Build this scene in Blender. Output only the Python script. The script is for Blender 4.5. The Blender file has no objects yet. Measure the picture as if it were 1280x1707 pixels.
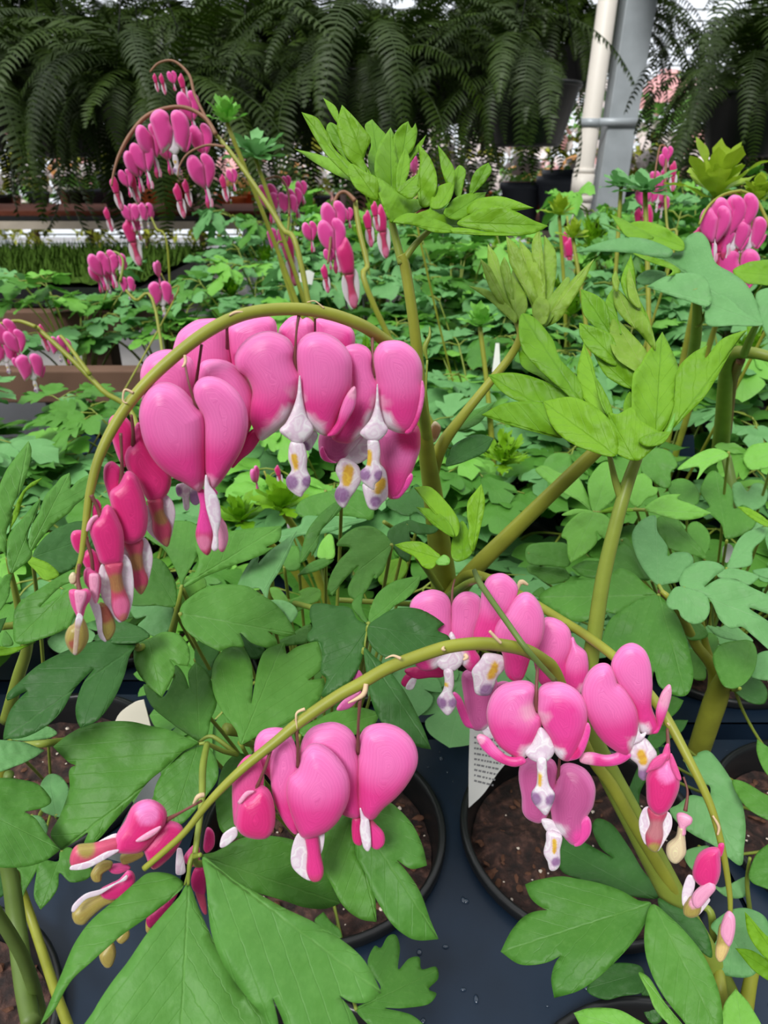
import bpy, bmesh, math, random
import numpy as np
from mathutils import Vector, Matrix, noise
from mathutils.geometry import delaunay_2d_cdt
random.seed(7)
SC = bpy.context.scene
COL = SC.collection
# ------------------------------------------------------------------ camera
F = 1180.0
PITCH = math.radians(26)
CAM = Vector((0, 0, 1.17))
FWD = Vector((0, math.cos(PITCH), -math.sin(PITCH)))
UPV = Vector((0, math.sin(PITCH), math.cos(PITCH)))
RGT = Vector((1, 0, 0))
cd = bpy.data.cameras.new('camera'); cam = bpy.data.objects.new('camera', cd); COL.objects.link(cam)
cam.location = CAM; cam.rotation_euler = (math.pi/2 - PITCH, 0, 0)
cd.sensor_fit = 'HORIZONTAL'; cd.sensor_width = 36; cd.lens = 36*F/1280
cd.clip_start = 0.01; cd.clip_end = 60
cd.dof.use_dof = True; cd.dof.focus_distance = 0.30; cd.dof.aperture_fstop = 33.2/1.15
SC.camera = cam
SC.view_settings.view_transform = 'Standard'; SC.view_settings.look = 'None'
SC.view_settings.gamma = 1; SC.view_settings.use_curve_mapping = False
SC.view_settings.exposure = 0.22
# ------------------------------------------------------------------ light
W = bpy.data.worlds.new('overcast_sky'); SC.world = W; W.use_nodes = True
wn = W.node_tree.nodes; wl = W.node_tree.links
wbg = wn['Background']; wbg.inputs['Strength'].default_value = 1.0
tc = wn.new('ShaderNodeTexCoord'); sx = wn.new('ShaderNodeVectorMath'); sx.operation = 'DOT_PRODUCT'; cr = wn.new('ShaderNodeValToRGB')
# overcast: brightest overhead and out over the far end of the house, dim behind the viewer
sx.inputs[1].default_value = (-.10, .62, .78)
wl.new(tc.outputs['Generated'], sx.inputs[0]); wl.new(sx.outputs['Value'], cr.inputs[0]); wl.new(cr.outputs[0], wbg.inputs[0])
cr.color_ramp.elements[0].position = 0.0; cr.color_ramp.elements[0].color = (0.13, 0.135, 0.14, 1)
cr.color_ramp.elements[1].position = 0.60; cr.color_ramp.elements[1].color = (1.35, 1.38, 1.42, 1)
sd = bpy.data.lights.new('soft_daylight', 'SUN'); sd.energy = 2.7; sd.angle = math.radians(20); sd.color = (1, .99, .96)
so = bpy.data.objects.new('soft_daylight', sd); COL.objects.link(so); so.rotation_euler = (math.radians(38), math.radians(-22), 0)

def P(x, y, d):
    return CAM + (FWD + RGT*((x-640)/F) - UPV*((y-853.5)/F))*d
def ray(x, y):
    return FWD + RGT*((x-640)/F) - UPV*((y-853.5)/F)

# ------------------------------------------------------------------ materials
MATS = {}
def newmat(name):
    m = bpy.data.materials.new(name); m.use_nodes = True; MATS[name] = m
    return m, m.node_tree.nodes, m.node_tree.links, m.node_tree.nodes['Principled BSDF']
def simple(name, col, rough=.5, spec=.5, metal=0, noise_amt=0, scale=20, bump=0, trans=0):
    m, n, l, b = newmat(name)
    b.inputs['Base Color'].default_value = (*col, 1); b.inputs['Roughness'].default_value = rough
    b.inputs['Specular IOR Level'].default_value = spec; b.inputs['Metallic'].default_value = metal
    if noise_amt or bump:
        t = n.new('ShaderNodeTexCoord'); nz = n.new('ShaderNodeTexNoise'); nz.inputs['Scale'].default_value = scale
        nz.inputs['Detail'].default_value = 6
        l.new(t.outputs['Object'], nz.inputs['Vector'])
        if noise_amt:
            mx = n.new('ShaderNodeMix'); mx.data_type = 'RGBA'
            mx.inputs[6].default_value = (*[c*(1-noise_amt) for c in col], 1)
            mx.inputs[7].default_value = (*[min(1, c*(1+noise_amt)) for c in col], 1)
            l.new(nz.outputs['Fac'], mx.inputs[0]); l.new(mx.outputs[2], b.inputs['Base Color'])
        if bump:
            bp = n.new('ShaderNodeBump'); bp.inputs['Strength'].default_value = bump; bp.inputs['Distance'].default_value = .002
            l.new(nz.outputs['Fac'], bp.inputs['Height']); l.new(bp.outputs[0], b.inputs['Normal'])
    if trans: add_trans(m, col, trans)
    return m
def add_trans(m, col, amt, colsock=None):
    n = m.node_tree.nodes; l = m.node_tree.links
    b = n['Principled BSDF']; o = [x for x in n if x.type == 'OUTPUT_MATERIAL'][0]
    tr = n.new('ShaderNodeBsdfTranslucent'); mx = n.new('ShaderNodeMixShader'); mx.inputs[0].default_value = amt
    if colsock: l.new(colsock, tr.inputs[0])
    else: tr.inputs[0].default_value = (*col, 1)
    l.new(b.outputs[0], mx.inputs[1]); l.new(tr.outputs[0], mx.inputs[2]); l.new(mx.outputs[0], o.inputs[0])

def leafmat(name, c1, c2, vein, rough=.5, trans=.25, nscale=40, hair=True):
    m, n, l, b = newmat(name)
    t = n.new('ShaderNodeTexCoord'); uv = n.new('ShaderNodeUVMap')
    sp = n.new('ShaderNodeSeparateXYZ'); l.new(uv.outputs[0], sp.inputs[0])
    def math_(op, a, bb=None, c=None):
        q = n.new('ShaderNodeMath'); q.operation = op
        for i, v in enumerate((a, bb, c)):
            if v is None: continue
            if isinstance(v, (int, float)): q.inputs[i].default_value = v
            else: l.new(v, q.inputs[i])
        return q.outputs[0]
    nz = n.new('ShaderNodeTexNoise'); nz.inputs['Scale'].default_value = nscale; nz.inputs['Detail'].default_value = 4
    l.new(t.outputs['Object'], nz.inputs['Vector'])
    nf = n.new('ShaderNodeTexNoise'); nf.inputs['Scale'].default_value = 14
    l.new(uv.outputs[0], nf.inputs['Vector'])
    wob = math_('MULTIPLY', math_('SUBTRACT', nf.outputs['Fac'], .5), .05)
    av = math_('ABSOLUTE', math_('ADD', sp.outputs[1], math_('MULTIPLY', wob, .35)))
    mid = math_('SMOOTH_MAX', math_('SUBTRACT', 1, math_('MULTIPLY', av, 110)), 0, .1)
    s = math_('ADD', math_('SUBTRACT', sp.outputs[0], math_('MULTIPLY', av, 1.5)), wob)
    fr = math_('FRACT', math_('MULTIPLY', s, 6.5))
    dd = math_('ABSOLUTE', math_('SUBTRACT', fr, .5))
    sec = math_('MULTIPLY', math_('SMOOTH_MAX', math_('SUBTRACT', 1, math_('MULTIPLY', dd, 22)), 0, .1), .40)
    vf = math_('MAXIMUM', mid, sec)
    oi = n.new('ShaderNodeObjectInfo')
    fac = math_('ADD', math_('MULTIPLY', nz.outputs['Fac'], .6), math_('MULTIPLY', oi.outputs['Random'], .45))
    mx = n.new('ShaderNodeMix'); mx.data_type = 'RGBA'; l.new(fac, mx.inputs[0])
    mx.inputs[6].default_value = (*c1, 1); mx.inputs[7].default_value = (*c2, 1)
    hz = n.new('ShaderNodeTexNoise'); hz.inputs['Scale'].default_value = 420; hz.inputs['Detail'].default_value = 3; l.new(t.outputs['Object'], hz.inputs['Vector'])
    m2 = n.new('ShaderNodeMix'); m2.data_type = 'RGBA'; l.new(math_('ADD', math_('MULTIPLY', vf, .24), math_('MULTIPLY', math_('SMOOTH_MAX', math_('SUBTRACT', hz.outputs['Fac'], .5), 0, .02), .55)), m2.inputs[0])
    l.new(mx.outputs[2], m2.inputs[6]); m2.inputs[7].default_value = (*vein, 1)
    l.new(m2.outputs[2], b.inputs['Base Color'])
    b.inputs['Roughness'].default_value = rough; b.inputs['Specular IOR Level'].default_value = .35
    h = math_('ADD', math_('MULTIPLY', vf, -.8), math_('MULTIPLY', nz.outputs['Fac'], 1.2))
    h = math_('ADD', h, math_('MULTIPLY', hz.outputs['Fac'], .5))
    bp = n.new('ShaderNodeBump'); bp.inputs['Strength'].default_value = .35; bp.inputs['Distance'].default_value = .0012
    l.new(h, bp.inputs['Height']); l.new(bp.outputs[0], b.inputs['Normal'])
    add_trans(m, c2, trans, m2.outputs[2])
    return m
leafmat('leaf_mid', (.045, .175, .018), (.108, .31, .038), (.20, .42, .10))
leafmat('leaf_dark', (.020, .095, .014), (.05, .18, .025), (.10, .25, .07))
leafmat('leaf_blue', (.09, .265, .08), (.185, .44, .145), (.27, .52, .22))
leafmat('leaf_fresh', (.062, .215, .028), (.115, .32, .05), (.20, .44, .10))
leafmat('leaf_light', (.13, .38, .04), (.22, .53, .075), (.30, .55, .20))
leafmat('leaf_bright', (.10, .28, .006), (.22, .46, .012), (.05, .19, .004), trans=.3)
leafmat('leaf_olive', (.15, .31, .02), (.28, .45, .04), (.50, .58, .22), trans=.3)
leafmat('leaf_yellow', (.22, .36, .01), (.34, .48, .03), (.4, .5, .1), trans=.3)
simple('stem_green', (.20, .26, .035), .45, .4, noise_amt=.25, scale=90, bump=.15)
simple('stem_olive', (.25, .27, .03), .45, .4, noise_amt=.35, scale=60, bump=.15)
simple('stem_dark', (.10, .16, .03), .5, .4, noise_amt=.25, scale=90)
simple('stem_red', (.22, .10, .05), .5, .4, noise_amt=.3, scale=90)
simple('pedicel_brown', (.16, .055, .045), .5, .4, noise_amt=.3, scale=200)
simple('dry_bract', (.62, .45, .28), .7, .2, noise_amt=.2, scale=200)

def petalmat():
    m, n, l, b = newmat('petal')
    at = n.new('ShaderNodeAttribute'); at.attribute_name = 'col'
    ad = n.new('ShaderNodeAttribute'); ad.attribute_name = 'dist'
    t = n.new('ShaderNodeTexCoord')
    nz = n.new('ShaderNodeTexNoise'); nz.inputs['Scale'].default_value = 120; nz.inputs['Detail'].default_value = 3
    l.new(t.outputs['Object'], nz.inputs['Vector'])
    q = n.new('ShaderNodeMath'); q.operation = 'MULTIPLY_ADD'; q.inputs[1].default_value = 4200; l.new(ad.outputs['Fac'], q.inputs[0])
    q0 = n.new('ShaderNodeMath'); q0.operation = 'MULTIPLY'; q0.inputs[1].default_value = 10; l.new(nz.outputs['Fac'], q0.inputs[0])
    l.new(q0.outputs[0], q.inputs[2])
    cx = n.new('ShaderNodeCombineXYZ'); l.new(q.outputs[0], cx.inputs[0])
    n2 = n.new('ShaderNodeTexNoise'); n2.noise_dimensions = '3D'; n2.inputs['Scale'].default_value = 1.0; n2.inputs['Detail'].default_value = 3
    l.new(cx.outputs[0], n2.inputs['Vector'])
    rp = n.new('ShaderNodeValToRGB'); l.new(n2.outputs['Fac'], rp.inputs[0])
    rp.color_ramp.elements[0].position = .40; rp.color_ramp.elements[0].color = (.80, .58, .75, 1)
    rp.color_ramp.elements[1].position = .60; rp.color_ramp.elements[1].color = (1.0, 1.0, 1.0, 1)
    mx = n.new('ShaderNodeMix'); mx.data_type = 'RGBA'; mx.blend_type = 'MULTIPLY'; mx.inputs[0].default_value = .7
    l.new(at.outputs['Color'], mx.inputs[6]); l.new(rp.outputs[0], mx.inputs[7])
    l.new(mx.outputs[2], b.inputs['Base Color'])
    b.inputs['Roughness'].default_value = .36; b.inputs['Specular IOR Level'].default_value = .5
    b.inputs['Sheen Weight'].default_value = .15
    bp = n.new('ShaderNodeBump'); bp.inputs['Strength'].default_value = .25; bp.inputs['Distance'].default_value = .0006
    l.new(n2.outputs['Fac'], bp.inputs['Height']); l.new(bp.outputs[0], b.inputs['Normal'])
    add_trans(m, (1, .3, .6), .20, mx.outputs[2])
petalmat()

# ------------------------------------------------------------------ scene helpers
def tag(o, label=None, cat=None, group=None, kind=None):
    if label: o['label'] = label
    if cat: o['category'] = cat
    if group: o['group'] = group
    if kind: o['kind'] = kind
    return o
def link(name, me, parent=None, mat=None):
    o = bpy.data.objects.new(name, me); COL.objects.link(o)
    if parent is not None:
        o.parent = parent
        if isinstance(parent.get('_world'), int) or True:
            o.matrix_parent_inverse = parent_world(parent).inverted()
    if mat and me is not None and len(me.materials) == 0: me.materials.append(MATS[mat])
    return o
def parent_world(o):
    m = Matrix.LocRotScale(o.location, o.rotation_euler, o.scale)
    if o.parent is not None: m = parent_world(o.parent) @ o.matrix_parent_inverse @ m
    return m
def empty(name, loc, rz=0):
    o = bpy.data.objects.new(name, None); COL.objects.link(o); o.location = loc; o.rotation_euler = (0, 0, rz)
    o.empty_display_size = .02
    return o
class MB:
    """collects vertices, faces, colours, uv for one mesh"""
    def __init__(s): s.v = []; s.f = []; s.c = []; s.d = []; s.uv = []
    def add(s, v, f, c=None, d=None, uv=None):
        o = len(s.v); s.v += [tuple(x) for x in v]; s.f += [tuple(i+o for i in q) for q in f]
        n = len(v)
        s.c += c if c is not None else [(1, 1, 1, 1)]*n
        s.d += d if d is not None else [0.0]*n
        s.uv += uv if uv is not None else [(0, 0)]*n
    def mesh(s, name, smooth=True):
        me = bpy.data.meshes.new(name); me.from_pydata(s.v, [], s.f); me.update()
        if smooth: me.polygons.foreach_set('use_smooth', [True]*len(me.polygons))
        a = me.color_attributes.new('col', 'FLOAT_COLOR', 'POINT'); a.data.foreach_set('color', [x for c in s.c for x in c])
        a = me.attributes.new('dist', 'FLOAT', 'POINT'); a.data.foreach_set('value', s.d)
        u = me.uv_layers.new(name='UVMap'); li = np.empty(len(me.loops), dtype=np.int32); me.loops.foreach_get('vertex_index', li)
        uv = np.array(s.uv, dtype=np.float32)
        if len(li): u.data.foreach_set('uv', uv[li].ravel())
        return me
    def build(s, name, mat, parent=None, smooth=True):
        return link(name, s.mesh(name, smooth), parent, mat)
    def box(s, c, h, R=None):
        c = Vector(c); pts = [Vector((x*h[0], y*h[1], z*h[2])) for x in (-1, 1) for y in (-1, 1) for z in (-1, 1)]
        if R: pts = [R @ p for p in pts]
        s.add([c+p for p in pts], [(0, 1, 3, 2), (4, 6, 7, 5), (0, 4, 5, 1), (2, 3, 7, 6), (0, 2, 6, 4), (1, 5, 7, 3)])
    def tube(s, pts, rad, n=8, caps=True, flat=1.0, ridge=0.0, cols=None):
        pts = [Vector(p) for p in pts]; N = len(pts); vs = []; prev = None
        for i, p in enumerate(pts):
            t = (pts[min(i+1, N-1)] - pts[max(i-1, 0)]).normalized()
            if prev is None:
                a = Vector((0, 0, 1)) if abs(t.z) < .9 else Vector((0, 1, 0))
                u = t.cross(a).normalized()
            else:
                u = (prev - t*prev.dot(t)).normalized()
            prev = u; w = t.cross(u)
            r = rad[i] if isinstance(rad, (list, tuple)) else rad
            for k in range(n):
                an = 2*math.pi*k/n; rr = r*(1+ridge*math.cos(4*an))
                vs.append(p + u*math.cos(an)*rr + w*math.sin(an)*rr*flat)
        fs = [(i*n+k, i*n+(k+1) % n, (i+1)*n+(k+1) % n, (i+1)*n+k) for i in range(N-1) for k in range(n)]
        if caps: fs += [tuple(range(n))[::-1], tuple((N-1)*n+k for k in range(n))]
        c = None
        if cols: c = [(*cols[i], 1) for i in range(N) for k in range(n)]
        s.add(vs, fs, c)
    def lathe(s, prof, c=(0, 0, 0), n=32, jit=0):
        vs = []; c = Vector(c)
        for r, z in prof:
            for k in range(n):
                a = 2*math.pi*k/n; vs.append(c+Vector((r*math.cos(a), r*math.sin(a), z)))
        m = len(prof)
        s.add(vs, [(i*n+k, i*n+(k+1) % n, (i+1)*n+(k+1) % n, (i+1)*n+k) for i in range(m-1) for k in range(n)])
def crom(pts, seg=6):
    """Catmull-Rom through N-tuples"""
    pts = [np.array(p, dtype=float) for p in pts]; out = []
    for i in range(len(pts)-1):
        p0 = pts[max(i-1, 0)]; p1 = pts[i]; p2 = pts[i+1]; p3 = pts[min(i+2, len(pts)-1)]
        for k in range(seg):
            t = k/seg
            out.append(.5*((2*p1)+(-p0+p2)*t+(2*p0-5*p1+4*p2-p3)*t*t+(-p0+3*p1-3*p2+p3)*t**3))
    out.append(pts[-1]); return out
def stem(mb, pts, seg=6, n=10, ridge=0.0):
    """pts: (px,py,depth,width_px)"""
    q = crom(pts, seg)
    mb.tube([P(a[0], a[1], a[2]) for a in q], [max(.0002, a[3]*.5*a[2]/F) for a in q], n, ridge=ridge)

# ------------------------------------------------------------------ traced outlines
Z = {  # name: origin x, origin y, scale
 'z1': (0, 720, 4), 'z2': (200, 840, 3.2), 'z3': (480, 820, 3.2), 'z4': (0, 1060, 3.2), 'z5': (880, 760, 3.2), 'z6': (880, 1060, 3.2),
 'z7': (820, 1307, 2.783), 'z8': (240, 1307, 2.56), 'a': (100, 480, 3.556), 'b': (380, 500, 3.556), 'c': (660, 930, 2.667),
 'd': (90, 820, 5.69), 'e': (100, 1180, 2.0645), 'f': (0, 1100, 2.8125), 't1': (480, 150, 2.909), 't2': (780, 370, 2.667), 't3': (960, 330, 4), 'n': (0, 0, 1)}
def parse(s, z):
    ox, oy, k = Z[z]; out = []
    for w in s.split():
        sharp = w.endswith('!'); w = w.rstrip('!'); x, y = w.split(',')
        out.append((ox+float(x)/k, oy+float(y)/k, sharp))
    return out
def smooth_closed(pts, step):
    """closed Catmull-Rom, sharp points kept as corners; resampled near step"""
    n = len(pts); out = []
    for i in range(n):
        p1 = np.array(pts[i][:2]); p2 = np.array(pts[(i+1) % n][:2])
        p0 = np.array(pts[i-1][:2]); p3 = np.array(pts[(i+2) % n][:2])
        if pts[i][2]: p0 = p1 - (p2-p1)*.6
        if pts[(i+1) % n][2]: p3 = p2 + (p2-p1)*.6
        # centripetal-ish: limit tangents
        L = np.linalg.norm(p2-p1)
        m1 = (p2-p0)*.5; m2 = (p3-p1)*.5
        for m in (m1, m2):
            a = np.linalg.norm(m)
            if a > L*1.1: m *= L*1.1/a
        k = max(1, int(round(L/step)))
        for j in range(k):
            t = j/k; h00 = 2*t**3-3*t*t+1; h10 = t**3-2*t*t+t; h01 = -2*t**3+3*t*t; h11 = t**3-t*t
            out.append(h00*p1+h10*m1+h01*p2+h11*m2)
    return np.array(out)
def pdist(q, poly):
    """distance of points q (M,2) to closed polyline"""
    a = poly; b = np.roll(poly, -1, axis=0); ab = b-a; L2 = (ab**2).sum(1)+1e-12
    best = np.full(len(q), 1e9)
    for i0 in range(0, len(q), 400):
        qq = q[i0:i0+400, None, :]
        t = np.clip(((qq-a)*ab).sum(2)/L2, 0, 1)
        d = np.sqrt(((qq-(a+t[..., None]*ab))**2).sum(2)).min(1)
        best[i0:i0+400] = d
    return best
def inside(q, poly):
    x, y = q[:, 0], q[:, 1]; r = np.zeros(len(q), bool); a = poly; b = np.roll(poly, -1, axis=0)
    for (x1, y1), (x2, y2) in zip(a, b):
        c = (y1 > y) != (y2 > y)
        with np.errstate(divide='ignore', invalid='ignore'):
            r ^= c & (x < (x2-x1)*(y-y1)/(y2-y1+1e-15)+x1)
    return r
def fill(poly, inner, rings=None, R=None):
    """triangulate a closed polygon with interior points; returns verts(2D), tris, dist"""
    lo = poly.min(0); hi = poly.max(0)
    g = []
    y = lo[1]; r = 0
    while y < hi[1]:
        x = lo[0]+(inner/2 if r % 2 else 0)
        while x < hi[0]:
            g.append((x+random.uniform(-.08, .08)*inner, y+random.uniform(-.08, .08)*inner)); x += inner
        y += inner*.866; r += 1
    pts = np.zeros((0, 2))
    if g:
        g = np.array(g); g = g[inside(g, poly)]
        if len(g): g = g[pdist(g, poly) > (inner*.5 if not rings else rings[-1]*R*1.25)]
        pts = g
    if rings:
        t = np.roll(poly, -1, 0)-np.roll(poly, 1, 0); t /= (np.linalg.norm(t, axis=1)[:, None]+1e-12)
        nrm = np.stack([-t[:, 1], t[:, 0]], 1)
        area = (poly[:, 0]*np.roll(poly[:, 1], -1)-np.roll(poly[:, 0], -1)*poly[:, 1]).sum()
        if area < 0: nrm = -nrm
        for k, rr in enumerate(rings):
            q = poly + nrm*rr*R
            if k >= 1: q = q[::2]
            q = q[inside(q, poly)]
            if len(q): q = q[pdist(q, poly) > .93*rr*R]
            pts = np.vstack([pts, q])
    n = len(poly)
    vs = [Vector(p) for p in poly]+[Vector(p) for p in pts]
    v, e, f, *_ = delaunay_2d_cdt(vs, [(i, (i+1) % n) for i in range(n)], [], 1, 1e-6)
    v = np.array([tuple(x) for x in v])
    return v, [tuple(x) for x in f], pdist(v, poly)

def mixc(a, b, t): return tuple(a[i]*(1-t)+b[i]*t for i in range(3))
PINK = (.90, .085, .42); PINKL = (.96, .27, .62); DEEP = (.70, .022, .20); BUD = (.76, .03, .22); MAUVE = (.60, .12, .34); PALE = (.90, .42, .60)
WHITE = (.88, .85, .88); PURP = (.36, .22, .40); YEL = (.80, .55, .06); BROWN = (.42, .13, .08); OLIVE = (.42, .36, .08); CREAM = (.78, .72, .42)

def inflate(mb, poly, mapf, k=.8, colf=None, smoothit=3, res=1.0, back=True, unit=1.0, grow=0.0):
    """closed pillow from an outline. mapf(x,y,h)->world. k: half thickness / inradius; unit: metres per outline unit"""
    tt = np.roll(poly, -1, 0)-np.roll(poly, 1, 0); tt /= (np.linalg.norm(tt, axis=1)[:, None]+1e-12)
    ar = (poly[:, 0]*np.roll(poly[:, 1], -1)-np.roll(poly[:, 0], -1)*poly[:, 1]).sum()
    nn = np.stack([-tt[:, 1], tt[:, 0]], 1)*(1 if ar > 0 else -1)
    poly = poly-nn*grow
    lo = poly.min(0); hi = poly.max(0)
    gx, gy = np.meshgrid(np.linspace(lo[0], hi[0], 24), np.linspace(lo[1], hi[1], 24))
    g = np.stack([gx.ravel(), gy.ravel()], 1); g = g[inside(g, poly)]
    R = pdist(g, poly).max() if len(g) else min(hi-lo)/2
    v, f, d = fill(poly, R*.30/res, [.06, .18, .36], R)
    h = .45*np.sqrt(np.clip(1-(1-np.clip(d/(.42*R), 0, 1))**2, 0, 1))+.55*np.sqrt(np.clip(1-(1-np.clip(d/R, 0, 1))**2, 0, 1))**1.3
    nb = [set() for _ in v]
    for q in f:
        for i in range(len(q)):
            nb[q[i]].add(q[(i+1) % len(q)]); nb[q[(i+1) % len(q)]].add(q[i])
    edge = d < 1e-5*max(1, R)
    for _ in range(smoothit):
        h2 = h.copy()
        for i in range(len(v)):
            if not edge[i] and d[i] > .4*R and nb[i]: h2[i] = .5*h[i]+.5*np.mean([h[j] for j in nb[i]])
        h = h2
    h = h*R*k
    front = [mapf(p[0], p[1], hh) for p, hh in zip(v, h)]
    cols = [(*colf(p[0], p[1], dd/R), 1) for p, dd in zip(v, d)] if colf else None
    dist = [dd*unit for dd in d]
    # orientation: make normals face +h
    area = sum((v[q[1]][0]-v[q[0]][0])*(v[q[2]][1]-v[q[0]][1])-(v[q[2]][0]-v[q[0]][0])*(v[q[1]][1]-v[q[0]][1]) for q in f)
    o = len(mb.v)
    mb.add(front, f, cols, dist)
    if back:
        idx = {}; bv = []; bc = []; bd = []
        for i in range(len(v)):
            if edge[i]: idx[i] = i-0 + o
            else:
                idx[i] = None
        base = len(mb.v)
        for i in range(len(v)):
            if idx[i] is None:
                idx[i] = base+len(bv); bv.append(mapf(v[i][0], v[i][1], -h[i]*.85)); bc.append(cols[i] if cols else (1, 1, 1, 1)); bd.append(dist[i])
        mb.v += [tuple(x) for x in bv]; mb.c += bc; mb.d += bd; mb.uv += [(0, 0)]*len(bv)
        mb.f += [tuple(idx[i] for i in reversed(q)) for q in f if not all(edge[i] for i in q)]

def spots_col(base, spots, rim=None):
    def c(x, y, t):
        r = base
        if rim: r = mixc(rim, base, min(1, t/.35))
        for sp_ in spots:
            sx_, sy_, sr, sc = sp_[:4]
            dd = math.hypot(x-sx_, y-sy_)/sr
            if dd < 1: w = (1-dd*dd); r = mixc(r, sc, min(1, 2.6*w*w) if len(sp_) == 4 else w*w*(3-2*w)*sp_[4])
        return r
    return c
# ------------------------------------------------------------------ hero builders
def hpiece(mb, z, outline, A, N, off, k, colspec, base, rim=None, res=1.0):
    pts = parse(outline, z); xs = [p[0] for p in pts]; ys = [p[1] for p in pts]
    size = max(max(xs)-min(xs), max(ys)-min(ys))
    poly = smooth_closed(pts, max(1.6, size/46/res))
    ox, oy, s = Z[z]
    if colspec:
        cs = []
        for q0, q1 in zip(colspec, list(colspec[1:])+[None]):
            cs.append(q0)
            if q1 and q0[3] is YEL and q1[3] is YEL:
                cs += [(q0[0]+(q1[0]-q0[0])*t, q0[1]+(q1[1]-q0[1])*t, (q0[2]+q1[2])*.5, YEL) for t in (.25, .5, .75)]
        colspec = cs
    spots = [(ox+a/s, oy+b/s, r/s, c) for a, b, r, c in (colspec or [])]
    AN = (A-CAM).dot(N)+off*.001
    if base is PINK and len(pts) > 8:   # pale lit top and shaded bottom painted in, on a slight natural gradient
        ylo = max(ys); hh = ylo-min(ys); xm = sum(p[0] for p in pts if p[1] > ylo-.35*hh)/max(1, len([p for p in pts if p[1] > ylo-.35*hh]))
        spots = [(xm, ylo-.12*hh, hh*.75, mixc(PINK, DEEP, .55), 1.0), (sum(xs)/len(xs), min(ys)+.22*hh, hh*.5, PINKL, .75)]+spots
    def mp(x, y, h):
        r = ray(x, y); return CAM+r*(AN/r.dot(N))+N*h*U
    dep = (A-CAM).dot(FWD); U = dep/F
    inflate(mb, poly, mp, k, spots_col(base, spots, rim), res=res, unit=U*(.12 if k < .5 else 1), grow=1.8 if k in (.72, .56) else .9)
def hplane(z, anchor, depth, yaw=0, m=.55):
    ox, oy, s = Z[z]; x, y = ox+anchor[0]/s, oy+anchor[1]/s
    A = P(x, y, depth); ya = math.radians(yaw)
    back = -ray(x, y).normalized(); hz = Vector((back.x, back.y, 0)).normalized()
    N = (hz*(1-m)+back*m).normalized(); N = Matrix.Rotation(ya, 3, 'Z') @ N
    return A, N
def hflower(parent, z, anchor, depth, pieces, yaw=0, name='flower', ped=None, m=.55, res=1.0):
    """pieces: (kind, outline, off_mm, colour spots); kind: L lobe, T tip, C club, W wing, I inner, O olive, R reddish, M mauve, D deep"""
    A, N = hplane(z, anchor, depth, yaw, m)
    mo = MB(); mi = MB()
    spec = {'L': (.72 if z in 'ab' else .56, PINK, PINKL), 'T': (.7, PINK, PINKL), 'C': (.8, mixc(BUD, BROWN, .45), None), 'W': (.18, WHITE, None), 'I': (.45, WHITE, None),
            'O': (.85, OLIVE, None), 'R': (.68, BUD, mixc(BUD, PINKL, .4)), 'M': (.6, MAUVE, PINKL), 'D': (.6, DEEP, None), 'P': (.6, PALE, None), 'K': (.7, mixc(BUD, PINKL, .35), None),
            'Y': (.85, CREAM, None)}
    for pc in pieces:
        kd, ol, off = pc[:3]; sp = pc[3] if len(pc) > 3 else None
        k, base, rim = spec[kd]
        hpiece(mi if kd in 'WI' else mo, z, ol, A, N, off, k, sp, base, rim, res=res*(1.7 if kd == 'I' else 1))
    fo = mo.build(name, 'petal', parent)
    if mi.v: tag(mi.build('inner_petals', 'petal', fo), 'white inner petals')
    if ped:
        pm = MB(); stem(pm, ped, 5, 7); pm.build('pedicel', 'pedicel_brown', fo)
    return fo

def leafsheet(mb, poly, base, tip, mapf, inner, fold, droop, ripple, seed=0):
    v, f, d = fill(poly, inner)
    b = np.array(base); t = np.array(tip); L = np.linalg.norm(t-b); e = (t-b)/L; n = np.array([-e[1], e[0]])
    out = []; uvs = []
    for p in v:
        u = (p-b).dot(e)/L; w = (p-b).dot(n)/L
        hh = fold*(abs(w) - 1.2*w*w) - droop*max(u, 0)**2 - droop*.5*w*w
        hh += ripple*(noise.noise(Vector((u*3.1+seed, w*4.3, seed*.7)))+.5*noise.noise(Vector((u*8+seed, w*9, seed))))
        # shallow grooves between side veins
        hh -= ripple*.22*max(0, math.sin(2*math.pi*6.5*(u-1.5*abs(w))))*min(1, abs(w)*8)
        out.append(mapf(p[0], p[1], hh)); uvs.append((u, w))
    mb.add(out, f, None, [float(x) for x in d], uvs)
    return L
def hleaf(parent, z, outline, base, depth, mat='leaf_mid', m=.5, fold=.10, droop=.12, tip=None, ripple=.03, side=0, name='leaflet', ped=None, pm='stem_green', mb=None):
    pts = parse(outline, z); ox, oy, s = Z[z]
    bx, by = ox+base[0]/s, oy+base[1]/s
    if tip is None:
        tp = max(pts, key=lambda p: math.hypot(p[0]-bx, p[1]-by)*(1.15 if p[2] else 1)); tx, ty = tp[0], tp[1]
    else: tx, ty = ox+tip[0]/s, oy+tip[1]/s
    xs = [p[0] for p in pts]; ys = [p[1] for p in pts]; size = max(max(xs)-min(xs), max(ys)-min(ys))
    poly = smooth_closed(pts, max(2.2, size/50))
    A = P(bx, by, depth); back = -ray(bx, by).normalized()
    N = (Vector((side, 0, 1))*(1-m)+back*m).normalized(); AN = (A-CAM).dot(N)
    Lm = math.hypot(tx-bx, ty-by)*depth/F
    def mp(x, y, h):
        r = ray(x, y); return CAM+r*((AN+h*Lm)/r.dot(N))
    own = mb is None
    if own: mb = MB()
    leafsheet(mb, poly, (bx, by), (tx, ty), mp, max(3.5, size/22), fold, droop, ripple, seed=bx*.13+by*.07)
    if own:
        o = mb.build(name, mat, parent)
        sm = o.modifiers.new('thickness', 'SOLIDIFY'); sm.thickness = .0003; sm.offset = 0
        if ped:
            q = MB(); stem(q, ped, 5, 7); q.build('petiole', pm, o)
        return o
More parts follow.
